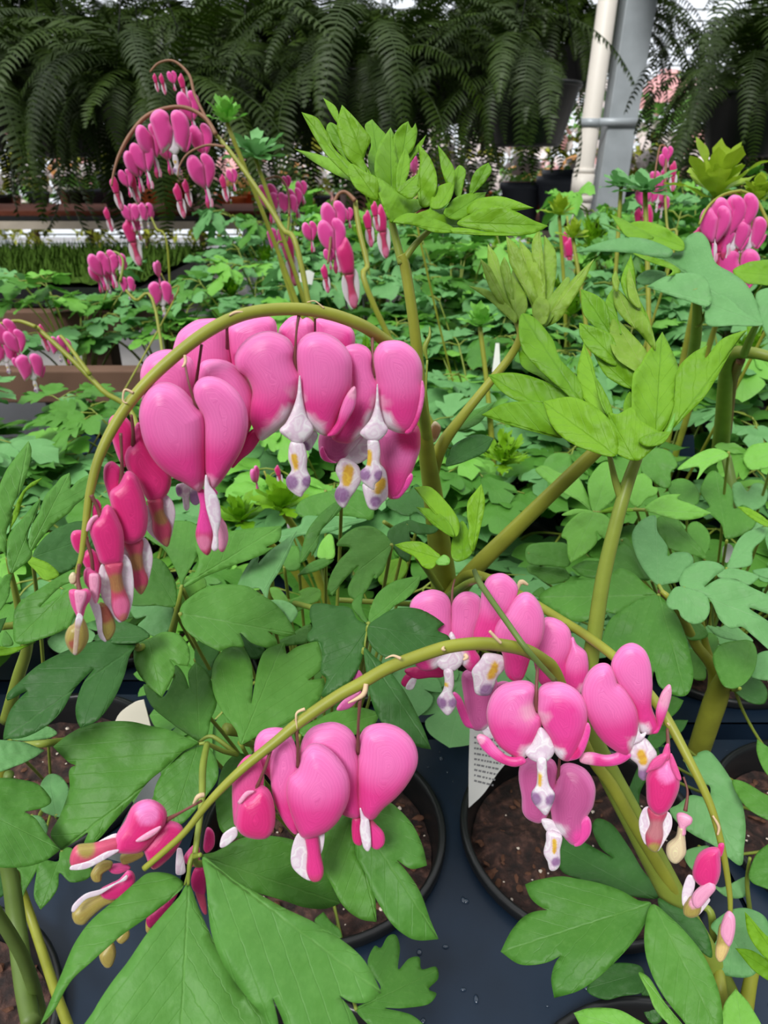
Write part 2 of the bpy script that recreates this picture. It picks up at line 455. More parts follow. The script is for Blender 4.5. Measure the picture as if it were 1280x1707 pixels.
def plant(name, loc, label, group=None, cat='plant'):
    e = empty(name, loc); tag(e, label, cat, group); return e
def stempart(parent, pts, name, mat, seg=6, n=12, ridge=0.0):
    q = MB(); stem(q, pts, seg, n, ridge); return q.build(name, mat, parent)

# ------------------------------------------------------------------ structure: tray bench, floor, wall
TZ = .75
def soil_mat():
    m, n, l, b = newmat('soil')
    t = n.new('ShaderNodeTexCoord'); nz = n.new('ShaderNodeTexNoise'); nz.inputs['Scale'].default_value = 130; nz.inputs['Detail'].default_value = 8
    l.new(t.outputs['Object'], nz.inputs['Vector'])
    cr = n.new('ShaderNodeValToRGB'); l.new(nz.outputs['Fac'], cr.inputs[0]); e = cr.color_ramp.elements
    e[0].position = .35; e[0].color = (.012, .006, .005, 1); e[1].position = .7; e[1].color = (.11, .05, .035, 1)
    e2 = e.new(.52); e2.color = (.035, .015, .011, 1)
    l.new(cr.outputs[0], b.inputs['Base Color']); b.inputs['Roughness'].default_value = .85
    bp = n.new('ShaderNodeBump'); bp.inputs['Strength'].default_value = 1; bp.inputs['Distance'].default_value = .004
    l.new(nz.outputs['Fac'], bp.inputs['Height']); l.new(bp.outputs[0], b.inputs['Normal'])
soil_mat()
simple('perlite', (.72, .62, .52), .8, .2, noise_amt=.3, scale=300)
simple('bark_chip', (.11, .05, .03), .8, .2, noise_amt=.6, scale=150)
simple('black_plastic', (.010, .011, .012), .35, .5, noise_amt=.3, scale=60)
simple('blue_plastic', (.008, .018, .036), .42, .3, noise_amt=.4, scale=25, bump=.2)
simple('water_drop', (.02, .035, .06), .05, .8)
simple('weathered_wood', (.13, .075, .05), .8, .2, noise_amt=.5, scale=12, bump=.5)
simple('pale_wood', (.50, .44, .36), .8, .2, noise_amt=.3, scale=12)
simple('galvanised_steel', (.42, .46, .49), .45, .5, metal=.1, noise_amt=.25, scale=14)
simple('pvc', (.90, .84, .76), .45, .4, noise_amt=.08, scale=8)
simple('concrete', (.36, .34, .33), .85, .2, noise_amt=.2, scale=4)
simple('tag_white', (.80, .80, .77), .45, .3)
simple('tag_grey', (.22, .24, .24), .4, .3)
simple('tag_cream', (.72, .68, .56), .45, .3)
simple('print_grey', (.25, .25, .26), .6, .2)
def rimcircle(cx, cy, r, n=40): return [(cx+r*math.cos(2*math.pi*k/n), cy+r*math.sin(2*math.pi*k/n)) for k in range(n)]
PR = .0825
COLS = [-.582, -.402, -.222, -.042, .138, .318, .498, .678, .858, 1.038]
ROWS = [.15, .345, .555, .75, .96, 1.155, 1.365, 1.56, 1.77, 1.965]
def posn(r, c): return (COLS[c]-(.035 if c < 3 else 0), ROWS[r]+(.055 if c < 3 else 0))
def in_view(x, y): return abs(x) < .30+.62*y
def tray(x0, x1, y0, y1, holes, label):
    ov = [Vector((x0, y0)), Vector((x1, y0)), Vector((x1, y1)), Vector((x0, y1))]; vs = list(ov); ed = [(0, 1), (1, 2), (2, 3), (3, 0)]
    for hx, hy in holes:
        o = len(vs); c = rimcircle(hx, hy, PR-.002, 40); vs += [Vector(p) for p in c]; ed += [(o+i, o+(i+1) % 40) for i in range(40)]
    v, e, f, *_ = delaunay_2d_cdt(vs, ed, [], 0, 1e-6)
    ff = []
    for q in f:
        c = sum((v[i] for i in q), Vector((0, 0)))/len(q)
        if all((c-Vector(h)).length > (PR-.004) for h in holes): ff.append(tuple(q))
    me = bpy.data.meshes.new('growing_tray'); me.from_pydata([(p.x, p.y, 0) for p in v], [], ff); me.update()
    o = bpy.data.objects.new('growing_tray', me); COL.objects.link(o); o.location = (0, 0, TZ); me.materials.append(MATS['blue_plastic'])
    s = o.modifiers.new('t', 'SOLIDIFY'); s.thickness = .002; s.offset = -1
    tag(o, label, 'tray', 'blue growing trays on the bench')
    sk = MB()
    for (a, b, c, d) in ((x0, y0, x1, y0), (x1, y0, x1, y1), (x1, y1, x0, y1), (x0, y1, x0, y0)):
        sk.add([(a, b, TZ), (c, d, TZ), (c, d, TZ-.05), (a, b, TZ-.05)], [(0, 1, 2, 3)])
    sk.build('tray_skirt', 'blue_plastic', o, smooth=False)
    return o
ordw = ['front', 'second', 'third', 'fourth', 'fifth']
ti = 0
trays = []
for ry in range(0, 10, 2):
    Y0_ = ROWS[ry]-.0975; Y1_ = ROWS[ry+1]+.0925
    for ci, xs in enumerate((COLS[0:1], COLS[1:3], COLS[3:5], COLS[5:7], COLS[7:9], COLS[9:10])):
        if ry == 8 and ci == 1: xs = xs[1:]
        sx0 = .035 if ci < 2 else 0; sy0 = .055 if ci < 2 else 0
        x0 = xs[0]-.0885-sx0; x1 = xs[-1]+.0885; y0 = Y0_+(sy0 if ry else 0); y1 = Y1_+sy0
        if not (in_view(x0 if x0 > 0 else x1, y1) or x0 < 0 < x1): continue
        if ry in (4,) and x1 < -.2 : continue
        if ry >= 6 and ci == 0: continue
        holes = [(x-sx0, y+sy0) for x in xs for y in ROWS[ry:ry+2]]
        t = tray(x0, x1, y0, y1, holes, 'dark blue plastic tray with round holes, %s tray row, %s from the left' % (ordw[ry//2], ['first', 'second', 'third', 'fourth', 'fifth', 'sixth'][ci]))
        trays.append((t, x0, x1, y0, y1, holes))
# water drops on the front tray
for t, x0, x1, y0, y1, holes in trays:
    if y0 < .3:
        mb = MB(); k = 0
        while k < 70:
            x = random.uniform(x0+.005, x1-.005); y = random.uniform(y0, y1-.004)
            if all(math.hypot(x-h[0], y-h[1]) > PR+.006 for h in holes):
                r = random.uniform(.0006, .0022); a = random.uniform(.7, 1.3)
                pr = [(r, 0), (r*.85, r*.35), (r*.5, r*.55), (.0001, r*.62)]
                vs = [(x+q*a*math.cos(2*math.pi*j/10), y+q/a*math.sin(2*math.pi*j/10), TZ+.0002+zz) for q, zz in pr for j in range(10)]
                mb.add(vs, [(i*10+j, i*10+(j+1) % 10, (i+1)*10+(j+1) % 10, (i+1)*10+j) for i in range(3) for j in range(10)]); k += 1
        tag(mb.build('water_droplets', 'water_drop', t), kind='stuff')

# pots
def make_pot_meshes():
    p = MB()
    p.lathe([(.062, -.150), (.066, -.145), (.0775, -.012), (.0775, -.004), (.0800, -.004), (.0800, .001), (.0835, .001), (.0850, .0035), (.0850, .0075), (.0838, .0095), (.0815, .0098),
             (.0798, .0085), (.0792, .005), (.0780, .002), (.0770, -.006), (.0755, -.02), (.066, -.135)], n=56)
    me = p.mesh('plant_pot'); me.materials.append(MATS['black_plastic'])
    variants = []
    for k in range(3):
        s = MB(); n = 40; rr = 12; vs = []; fs = []
        for i in range(rr+1):
            r = .0757*i/rr
            for j in range(n):
                a = 2*math.pi*j/n; x, y = r*math.cos(a), r*math.sin(a)
                z = -.014+.006*noise.noise(Vector((x*60+k*9, y*60, 0)))+.004*noise.noise(Vector((x*150, y*150, k)))
                vs.append((x, y, z))
        fs = [(i*n+j, i*n+(j+1) % n, (i+1)*n+(j+1) % n, (i+1)*n+j) for i in range(rr) for j in range(n)]
        s.add(vs, fs); sm = s.mesh('potting_soil'); sm.materials.append(MATS['soil'])
        g = MB(); rnd = random.Random(k)
        def chunk(x, y, z, r, sq):
            q = [Vector(c).normalized() for c in ((1, 0, 0), (-1, 0, 0), (0, 1, 0), (0, -1, 0), (0, 0, 1), (0, 0, -1), (1, 1, 1), (-1, -1, 1), (1, -1, .5), (-1, 1, .4))]
            bm = bmesh.new(); rot = Matrix.Rotation(rnd.uniform(0, 6), 3, 'Z') @ Matrix.Rotation(rnd.uniform(-.5, .5), 3, 'X')
            for c in q: bm.verts.new(Vector((x, y, z))+rot @ Vector((c.x*r*sq*rnd.uniform(.7, 1.2), c.y*r*rnd.uniform(.7, 1.2), c.z*r*.6)))
            bmesh.ops.convex_hull(bm, input=bm.verts); bm.verts.index_update()
            vv = [tuple(v.co) for v in bm.verts]; ff = [tuple(v.index for v in f.verts) for f in bm.faces]; bm.free(); return vv, ff
        gb = MB()
        for _ in range(34):
            a = rnd.uniform(0, 6.28); r = .073*math.sqrt(rnd.random()); g.add(*chunk(r*math.cos(a), r*math.sin(a), -.0115, rnd.uniform(.0006, .0018), 1))
        for _ in range(60):
            a = rnd.uniform(0, 6.28); r = .073*math.sqrt(rnd.random()); gb.add(*chunk(r*math.cos(a), r*math.sin(a), -.0125, rnd.uniform(.0010, .003), rnd.uniform(1, 2.4)))
        gm = g.mesh('perlite', False); gm.materials.append(MATS['perlite']); bmm = gb.mesh('bark_chips', False); bmm.materials.append(MATS['bark_chip'])
        variants.append((sm, gm, bmm))
    return me, variants
POT, SOIL = make_pot_meshes()
def lchild(name, me, parent, kind=None):
    o = bpy.data.objects.new(name, me); COL.objects.link(o); o.parent = parent
    if kind: o['kind'] = kind
    return o
POTS = {}
def nth(i): return ['first', 'second', 'third', 'fourth', 'fifth', 'sixth', 'seventh', 'eighth', 'ninth', 'tenth'][i]
for r, y in enumerate(ROWS):
    for c, x in enumerate(COLS):
        x, y = posn(r, c)
        if not in_view(x, y): continue
        if ROWS[r] > .9 and ROWS[r] < 1.2 and x < -.25: continue
        if r >= 7 and c <= 1: continue
        o = bpy.data.objects.new('plant_pot', POT); COL.objects.link(o); o.location = (x, y, TZ)
        tag(o, 'black nursery pot of soil, %s row from the front, %s column from the left' % (nth(r), nth(c)), 'plant pot', 'black nursery pots in the blue trays')
        s = SOIL[(r*3+c) % 3]; so_ = lchild('potting_soil', s[0], o, 'stuff')
        if y < 1.0:
            lchild('perlite', s[1], so_, 'stuff'); lchild('bark_chips', s[2], so_, 'stuff')
        POTS[(r, c)] = (x, y)
# bench under the trays
mb = MB()
mb.box((.0, 1.05, TZ-.19), (1.6, 1.06, .015)); b = mb.build('bench_top', 'black_plastic', None, False)
bench = empty('growing_bench', (.2, 1.05, 0)); tag(bench, 'dark growing bench under the blue plant trays', 'bench')
b.parent = bench; b.matrix_parent_inverse = parent_world(bench).inverted()
for x in (-1.4, 0, 1.4):
    for y in (.05, 2.05):
        mb = MB(); mb.box((x, y, (TZ-.205)/2), (.03, .03, (TZ-.205)/2)); mb.build('leg', 'weathered_wood', bench, False)
# floor
mb = MB(); mb.add([(-14, -1, 0), (14, -1, 0), (14, 14, 0), (-14, 14, 0)], [(0, 1, 2, 3)]); f_ = mb.build('floor', 'concrete', None, False); f_['kind'] = 'structure'
# ------------------------------------------------------------------ centre plant A
PA = plant('bleeding_heart_plant', (POTS[(2, 4)][0]-.04, POTS[(2, 4)][1], TZ), 'tall central bleeding heart with long arch of large pink hearts and bright new top leaves')
PB = plant('bleeding_heart_plant', (POTS[(0, 4)][0]+.03, POTS[(0, 4)][1]+.04, TZ), 'bleeding heart with thick green stem slanting up from the lower right and arch drooping left')
PL = plant('bleeding_heart_plant', (POTS[(1, 3)][0], POTS[(1, 3)][1], TZ), 'bleeding heart with the broad green leaves along the bottom and centre left')
PLL = plant('bleeding_heart_plant', (POTS[(1, 2)][0], POTS[(1, 2)][1], TZ), 'leafy bleeding heart at the left edge below the row of pink buds')
PR_ = plant('bleeding_heart_plant', (POTS[(1, 5)][0], POTS[(1, 5)][1], TZ), 'bleeding heart with thick pale stems and wide lobed leaves at the right edge')
PR2 = plant('bleeding_heart_plant', (POTS[(2, 5)][0], POTS[(2, 5)][1], TZ), 'bleeding heart with large blue green leaves beyond the slanting stem, centre right')
PT = plant('bleeding_heart_plant', (POTS[(3, 6)][0], POTS[(3, 6)][1], TZ), 'bleeding heart holding a big teal leaf up beside the steel post, upper right')
# stems of A
stempart(PA, [(742, 1180, .60, 42), (741, 1080, .55, 44), (740, 980, .50, 42), (730, 890, .45, 36), (721, 820, .41, 31), (712, 760, .375, 27), (705, 700, .35, 23), (692, 560, .325, 18), (676, 450, .315, 17), (668, 425, .313, 17)], 'main_stem', 'stem_olive', 6, 14, .04)
stempart(PA, [(670, 440, .314, 15), (660, 400, .312, 13), (652, 365, .31, 11)], 'main_stem', 'stem_green')
stempart(PA, [(672, 436, .314, 13), (690, 410, .312, 11), (715, 385, .31, 9), (730, 375, .31, 7)], 'main_stem', 'stem_green')
stempart(PA, [(742, 1010, .505, 38), (790, 950, .46, 30), (850, 890, .44, 27), (920, 822, .42, 25), (985, 760, .40, 24), (1040, 708, .39, 20)], 'side_stem', 'stem_olive', 6, 12, .04)
stempart(PA, [(716, 800, .40, 26), (735, 745, .385, 22), (770, 695, .375, 17), (810, 645, .37, 15), (850, 595, .365, 14), (867, 560, .36, 13), (860, 535, .36, 10)], 'side_stem', 'stem_olive')
stempart(PA, [(716, 790, .40, 18), (712, 745, .37, 18), (705, 690, .33, 18), (690, 625, .285, 18), (668, 590, .262, 20), (640, 567, .250, 21), (600, 541, .240, 21), (540, 521, .234, 21), (480, 515, .230, 21), (410, 523, .226, 21), (350, 550, .222, 21), (290, 595, .219, 20),
              (235, 648, .217, 19), (195, 702, .216, 18), (166, 760, .215, 16), (150, 820, .215, 14), (142, 880, .215, 11), (136, 925, .215, 9), (129, 955, .215, 8), (132, 985, .215, 7)], 'flower_stem', 'stem_olive', 6, 14)
for pts in ([(405, 520, .224, 3), (392, 521, .223, 5), (382, 526, .222, 3)], [(222, 655, .215, 5), (208, 650, .214, 4), (205, 668, .214, 3), (212, 672, .214, 2)], [(637, 562, .248, 8), (622, 549, .246, 5), (618, 552, .246, 3)], [(540, 514, .232, 3), (525, 502, .231, 2), (512, 504, .231, 2)],
            [(308, 592, .218, 5), (309, 604, .218, 6), (304, 612, .217, 3)], [(716, 545, .322, 2), (716, 560, .322, 6), (708, 580, .323, 9), (712, 600, .324, 3)], [(712, 600, .324, 4), (710, 660, .33, 3), (712, 720, .35, 3)]):
    stempart(PA, pts, 'bract', 'dry_bract' if pts[0][0] < 700 else 'stem_green', 5, 6)
WS = WHITE
# F5 behind top right
hflower(PA, 'b', (515, 190), .262, [
 ('L', '305,185 360,115 410,98 440,120 470,110 505,140 508,200 510,300 400,330 330,260', 0),
 ('L', '524,200 525,120 600,122 690,150 740,190 742,270 680,320 560,330 520,300', 0)], ped=[(525, 530, .24, 4), (525, 553, .258, 4)])
# F1c
hflower(PA, 'a', (1000, 350), .252, [
 ('L', '672,400 690,310 720,255 800,200 880,187 950,195 990,250 1000,350 1015,470 990,700 800,700 700,560', 0),
 ('L', '1003,355 1005,240 1080,190 1180,165 1250,180 1278,220 1275,320 1200,450 1080,560 1012,600 1016,460', 0)], ped=[(378, 545, .224, 5), (379, 580, .245, 7)])
# F4 lower behind
hflower(PA, 'b', (850, 700), .262, [
 ('M', '600,760 545,800 540,880 555,935 590,955 620,965 700,945 790,850 820,760', 0, [(800, 900, 130, WHITE)]),
 ('L', '890,780 950,760 1110,740 1135,860 1110,950 1080,1030 1050,1110 1010,1165 960,1172 935,1120 930,1020 905,960 895,880', 1, [(1080, 800, 120, DEEP)]),
 ('T', '1085,1030 1092,1060 1060,1120 1010,1174 975,1168 1010,1120 1040,1060', 4),
 ('T', '560,870 545,900 570,950 640,965 600,945 575,905', 4),
 ('I', '690,930 800,810 850,830 860,900 790,960 720,975 680,950', 2),
 ('I', '665,950 700,942 770,985 788,1060 760,1120 725,1170 690,1228 660,1215 635,1170 640,1130 665,1080 640,1010', 4, [(672, 1150, 63, PURP), (712, 1000, 39, YEL), (704, 1040, 39, YEL), (700, 1075, 32, YEL)]),
 ('I', '893,980 935,1020 945,1160 910,1205 880,1240 840,1235 815,1180 800,1095 850,1110 880,1070', 5, [(872, 1190, 46, PURP), (900, 1095, 39, YEL), (912, 1070, 29, YEL), (885, 1125, 29, YEL)])], yaw=8)
# F1b
hflower(PA, 'a', (800, 600), .238, [
 ('L', '797,600 800,500 780,430 730,400 650,370 570,385 510,430 482,510 490,640 500,760 600,900 750,900 800,760', 0),
 ('L', '803,600 815,520 835,455 870,432 930,428 1000,445 1080,505 1130,590 1148,680 1140,770 1115,850 1060,960 900,1060 810,900', 0),
 ('D', '1020,1060 1110,870 1160,830 1200,816 1190,880 1140,960 1080,1010', 2, [(1190, 830, 40, PINKL)]),
 ('I', '700,1165 780,1160 778,1210 765,1240 765,1300 750,1318 735,1300 725,1240 700,1230 688,1190', 2, [(700, 1200, 34, PURP)]),
 ('W', '780,1180 830,1200 825,1270 800,1285 775,1260', 3, [(805, 1250, 69, PURP)])], ped=[(336, 575, .222, 5), (331, 610, .228, 5), (325, 650, .236, 6)])
# F3
hflower(PA, 'b', (868, 460), .246, [
 ('L', '868,470 850,400 850,330 820,285 770,265 720,272 690,295 700,350 725,450 730,560 700,700 650,770 618,808 650,838 720,842 790,795 830,730 865,640 885,560 885,500', 0, [(830, 830, 120, WS), (885, 600, 60, PALE), (870, 710, 90, WS)]),
 ('L', '880,462 866,390 870,320 905,262 970,245 1040,255 1110,310 1145,390 1146,490 1158,540 1150,610 1130,700 1095,765 1050,788 980,772 925,735 897,660 885,560 884,490', 1, [(930, 800, 120, WS), (893, 600, 55, PALE), (905, 710, 85, WS)]),
 ('T', '1150,480 1163,540 1150,640 1120,730 1085,785 1050,790 1085,730 1120,660 1140,570', 5),
 ('I', '885,500 895,620 920,720 945,770 900,826 850,836 800,810 785,785 845,710 875,620', 6),
 ('I', '832,830 885,828 900,900 895,960 912,1010 902,1060 870,1090 865,1122 840,1112 795,1072 788,1018 820,985 830,920', 6, [(808, 1030, 48, PURP), (893, 1035, 41, PURP), (836, 900, 20, YEL), (838, 940, 20, YEL), (832, 970, 16, YEL)])],
 yaw=4, ped=[(621, 550, .245, 7), (621, 585, .243, 5), (624, 612, .243, 6), (625, 628, .245, 7)])
# F2
hflower(PA, 'b', (405, 410), .238, [
 ('L', '406,418 385,350 390,300 360,240 300,203 230,190 150,213 80,270 46,340 60,410 120,460 150,540 140,620 135,700 160,770 195,828 260,790 320,745 370,690 400,610 422,520 425,455', 0, [(250, 810, 85, WS), (330, 770, 110, WS), (412, 540, 60, PALE), (385, 680, 90, WS)]),
 ('L', '418,418 410,330 420,260 470,208 540,195 620,220 690,280 725,350 730,430 722,520 690,610 655,690 630,765 605,800 560,795 500,752 455,700 432,600 425,480', 1, [(500, 770, 95, WS), (450, 710, 80, WS), (428, 570, 55, PALE)]),
 ('T', '590,806 640,800 680,755 720,690 750,630 758,560 750,515 720,540 690,590 668,650 648,720 615,772', 5, [(745, 540, 60, PALE)]),
 ('I', '425,450 440,580 465,690 502,755 490,800 440,845 400,850 360,822 308,776 345,730 385,650 412,560', 6),
 ('I', '375,842 440,845 466,920 465,1000 486,1055 480,1100 448,1140 432,1165 400,1152 357,1112 347,1060 378,1008 360,930', 6, [(376, 1075, 57, PURP), (470, 1072, 43, PURP), (392, 920, 23, YEL), (400, 955, 25, YEL), (403, 990, 18, YEL)]),
 ('W', '500,775 530,800 510,850 480,890 445,870 460,820', 0, [(450, 870, 46, PURP)])],
 yaw=-3, ped=[(499, 520, .232, 7), (494, 552, .232, 4), (492, 595, .235, 6), (494, 617, .238, 8)])
# F1 front heart
hflower(PA, 'a', (825, 715), .222, [
 ('T', '893,1165 932,1212 928,1224 896,1200', -2),
 ('C', '815,1190 832,1290 815,1400 806,1470 832,1545 876,1580 900,1530 908,1440 885,1330 862,1210', 0, [(860, 1320, 170, PINK), (850, 1500, 60, mixc(PALE, BUD, .4))]),
 ('C', '925,1330 960,1370 985,1410 994,1490 968,1560 942,1545 920,1440', -1, [(955, 1460, 120, PALE)]),
 ('L', '826,722 770,655 710,595 630,563 560,578 502,640 474,740 488,860 520,950 580,1040 660,1110 740,1152 822,1200 850,1160 864,1090 863,950 860,810 848,745', 0, [(850, 1180, 60, PALE)]),
 ('L', '832,718 800,655 797,595 830,545 890,529 960,548 1040,610 1090,690 1109,780 1100,870 1070,960 1010,1060 950,1145 905,1185 880,1140 866,1080 863,950 862,800 850,745', 1, [(885, 1150, 70, PALE)]),
 ('I', '865,1110 885,1170 922,1220 945,1290 951,1370 936,1450 936,1540 916,1558 900,1540 910,1460 890,1380 868,1300 858,1200', 5)],
 yaw=-6, ped=[(308, 605, .218, 4), (315, 640, .217, 4), (324, 668, .219, 6), (329, 680, .221, 8)])
# B1
hflower(PA, 'a', (430, 930), .226, [
 ('R', '290,800 320,755 380,762 425,820 432,920 410,1020 380,1060 345,1000 312,900', -2),
 ('C', '522,1255 600,1245 616,1330 656,1410 655,1470 636,1530 590,1500 555,1450 548,1370 532,1310', 1, [(600, 1350, 60, mixc(OLIVE, BROWN, .5)), (635, 1500, 40, mixc(OLIVE, BUD, .4))]),
 ('R', '428,930 445,830 470,800 505,900 560,990 620,1055 656,1110 648,1190 605,1250 545,1267 510,1240 470,1160 410,1090 385,1010 402,950', 0),
 ('W', '515,1290 550,1330 560,1440 632,1530 570,1490 507,1420 503,1350', 0), ('W', '610,1222 660,1260 681,1330 670,1410 655,1475 650,1400 612,1330', 0)],
 name='flower_bud', ped=[(219, 692, .216, 5), (222, 720, .220, 6), (222, 742, .225, 8)])
# B2
hflower(PA, 'd', (505, 0), .221, [
 ('C', '660,460 832,450 835,600 850,720 886,810 882,880 826,966 770,910 745,850 735,740 712,590', 1, [(780, 650, 110, mixc(OLIVE, BROWN, .6)), (840, 930, 80, mixc(OLIVE, BUD, .3))]),
 ('W', '665,490 708,600 738,740 752,900 730,1060 650,900 640,600', 0), ('W', '850,440 900,495 931,600 925,700 885,845 850,720 838,560', 0)], name='flower_bud')
hflower(PA, 'a', (355, 1160), .221, [
 ('R', '357,1180 360,1085 330,1042 300,1030 266,1060 261,1130 280,1200 310,1290 352,1340 362,1260', -1),
 ('R', '352,1165 380,1105 408,1087 450,1115 490,1210 516,1320 516,1400 497,1470 450,1508 395,1512 360,1480 345,1400 305,1290 300,1210', 1)],
 name='flower_bud', ped=[(201, 722, .215, 6), (203, 760, .217, 5), (203, 795, .220, 8), (201, 806, .221, 9)])
# B3
hflower(PA, 'd', (460, 160), .216, [
 ('C', '488,685 642,665 640,780 660,900 700,1000 718,1080 688,1195 640,1222 580,1170 550,1080 545,960 530,840', 1, [(590, 850, 120, mixc(OLIVE, BROWN, .65)), (640, 1080, 130, mixc(BUD, PALE, .4)), (660, 1180, 60, mixc(OLIVE, BUD, .5))]),
 ('R', '430,230 470,155 510,125 555,160 610,260 650,370 661,500 656,600 640,670 560,692 490,690 440,660 410,580 375,480 345,380 358,300 400,250', 0),
 ('W', '458,690 520,800 545,950 552,1090 645,1224 615,1232 540,1150 480,1050 437,930 424,800', 0), ('W', '655,600 720,660 747,800 752,920 737,1060 690,1205 716,1080 665,900 640,780', 0)],
 name='flower_bud', ped=[(152, 825, .214, 8), (162, 845, .215, 6), (168, 862, .216, 9)])
hflower(PA, 'd', (350, 330), .214, [('P', '415,225 370,235 325,290 308,370 330,360 370,280', 0), ('R', '370,230 375,120 400,70 440,120 440,200 410,240', -3)], name='flower_bud')
hflower(PA, 'd', (300, 400), .224, [
 ('R', '245,582 190,530 162,440 178,382 230,366 290,380 325,450 290,520', 0), ('R', '275,600 340,540 420,600 445,700 425,790 350,770 300,710 272,650', 0)], name='flower_bud')
hflower(PA, 'd', (380, 740), .219, [
 ('O', '430,1060 500,1080 570,1220 577,1310 530,1392 482,1402 455,1330 448,1200', 0, [(470, 1150, 110, BROWN), (540, 1330, 60, OLIVE)]),
 ('K', '290,745 350,722 430,800 442,900 400,1055 340,930 292,850', 1), ('P', '338,790 380,775 422,792 425,900 396,1055 345,920', 4),
 ('W', '320,930 390,1040 430,1080 450,1200 457,1330 492,1418 430,1370 395,1200 328,1020', 2)], name='flower_bud', ped=[(140, 890, .215, 8), (152, 925, .216, 6), (155, 955, .218, 7)])
hflower(PA, 'd', (245, 930), .213, [
 ('O', '220,1185 270,1190 318,1300 322,1400 272,1490 200,1542 132,1470 108,1380 140,1290 190,1250', 0, [(180, 1420, 60, BROWN)]),
 ('K', '145,945 190,925 240,935 310,920 348,960 340,1020 300,1090 270,1190 235,1205 205,1150 165,1060', 1), ('P', '200,945 245,935 300,950 300,1010 265,1100 245,1180 215,1100', 3),
 ('W', '232,1155 270,1190 242,1300 212,1535 185,1535 198,1350 208,1220', 5, [(210, 1400, 200, (.6, .5, .35))])], name='flower_bud', ped=[(132, 940, .213, 6), (130, 965, .213, 6), (133, 985, .213, 9)])
hflower(PA, 'd', (170, 820), .213, [('Y', '145,810 180,765 215,800 200,860 160,865', 0), ('Y', '195,850 215,835 222,880 200,890', 0)], name='flower_bud')

# ---- raceme C (hangs off a side stem of A, right)
stempart(PA, [(745, 1000, .50, 16), (775, 960, .44, 15), (810, 962, .40, 14), (865, 990, .365, 14), (930, 1030, .335, 15), (985, 1065, .31, 16), (1040, 1110, .29, 17), (1100, 1180, .275, 17), (1150, 1270, .265, 15), (1185, 1345, .26, 13), (1205, 1420, .257, 11), (1216, 1490, .256, 9), (1217, 1525, .256, 7)], 'flower_stem', 'stem_olive', 6, 12)
for pts in ([(862, 985, .36, 3), (868, 970, .36, 9), (880, 975, .36, 4)], [(985, 1063, .31, 2), (992, 1070, .309, 5), (1000, 1074, .309, 2)], [(1112, 1205, .27, 3), (1122, 1218, .27, 5), (1124, 1232, .27, 2)], [(1188, 1360, .256, 3), (1198, 1378, .256, 5), (1196, 1392, .256, 3)]):
    stempart(PA, pts, 'bract', 'dry_bract', 5, 6)
hflower(PA, 'c', (245, 270), .315, [
 ('L', '243,275 240,205 215,162 160,145 100,165 66,212 80,290 70,400 95,480 150,497 200,470 235,400 246,330', 0, [(200, 450, 60, WS)]),
 ('L', '249,275 255,200 290,160 335,156 372,185 375,260 350,330 345,400 370,450 340,500 305,480 265,430 247,350', 0, [(275, 440, 60, WS)]),
 ('I', '246,330 290,420 300,450 280,485 240,506 200,490 180,460 215,420', 3),
 ('I', '215,500 250,500 256,560 250,600 268,640 256,672 228,698 190,657 185,628 210,590 218,550', 6, [(200, 640, 34, PURP), (252, 640, 27, PURP), (222, 560, 13, YEL)])], ped=[(758, 966, .33, 3), (754, 985, .32, 4), (753, 1026, .315, 8)])
hflower(PA, 'c', (50, 500), .35, [('D', '40,500 100,485 200,480 210,525 150,530 80,535', 0), ('D', '75,520 45,570 25,555 45,520', 0), ('W', '60,545 90,530 75,580 45,580', 1)])
hflower(PA, 'c', (495, 240), .300, [
 ('L', '497,245 525,190 537,130 500,85 460,72 412,90 386,150 374,240 345,340 360,380 420,380 455,340 470,280', 0),
 ('L', '492,248 520,200 550,165 590,158 632,200 656,270 650,350 620,410 592,450 562,530 520,542 490,510 478,430 440,350 452,290', 3),
 ('D', '590,440 585,480 560,536 522,545 500,520 540,480', 5),
 ('I', '400,425 480,440 482,490 450,530 422,600 395,611 355,600 345,540 340,500 375,455', 1, [(402, 585, 46, PURP), (437, 470, 20, YEL), (430, 495, 23, YEL), (418, 520, 20, YEL)])], yaw=10)
hflower(PA, 'c', (757, 460), .318, [
 ('L', '757,462 777,400 772,330 740,290 690,268 655,276 640,330 612,410 630,520 650,560 700,570 760,560 770,500', 0),
 ('L', '757,465 780,400 784,355 800,385 845,430 850,540 822,598 770,590 740,560', 1, [(840, 580, 40, PALE)])], ped=[(942, 1040, .32, 4), (949, 1070, .318, 5), (944, 1100, .318, 6)])
hflower(PA, 'c', (380, 560), .345, [
 ('M', '300,510 400,500 450,560 430,700 400,755 350,762 320,720 303,620', 0, [(420, 780, 60, WHITE)]), ('T', '255,600 285,618 322,700 350,752 308,745 275,675', 2),
 ('M', '440,570 470,550 505,560 470,600', 0), ('W', '380,740 440,760 430,800 395,790', 1)])
hflower(PA, 'c', (710, 1000), .300, [
 ('M', '708,1005 715,940 690,895 600,885 555,920 547,980 560,1060 565,1130 600,1165 650,1172 690,1110 704,1040', 0),
 ('M', '712,1005 720,955 745,918 795,918 850,950 884,1020 876,1100 850,1150 862,1190 850,1240 818,1272 778,1268 740,1230 700,1180 688,1100 694,1030', 1, [(720, 1200, 50, WHITE), (830, 1230, 60, PINK)]),
 ('T', '850,1150 867,1182 860,1232 822,1274 792,1276 812,1230 822,1172', 4),
 ('I', '650,1160 700,1170 742,1225 722,1238 680,1222 655,1190', 3),
 ('I', '675,1215 735,1235 728,1300 728,1360 710,1386 685,1385 675,1350 658,1310 668,1260', 5, [(712, 1345, 27, PURP), (704, 1250, 13, YEL), (706, 1275, 13, YEL), (704, 1300, 11, YEL)])], ped=[(933, 1262, .29, 4), (930, 1300, .298, 6)])
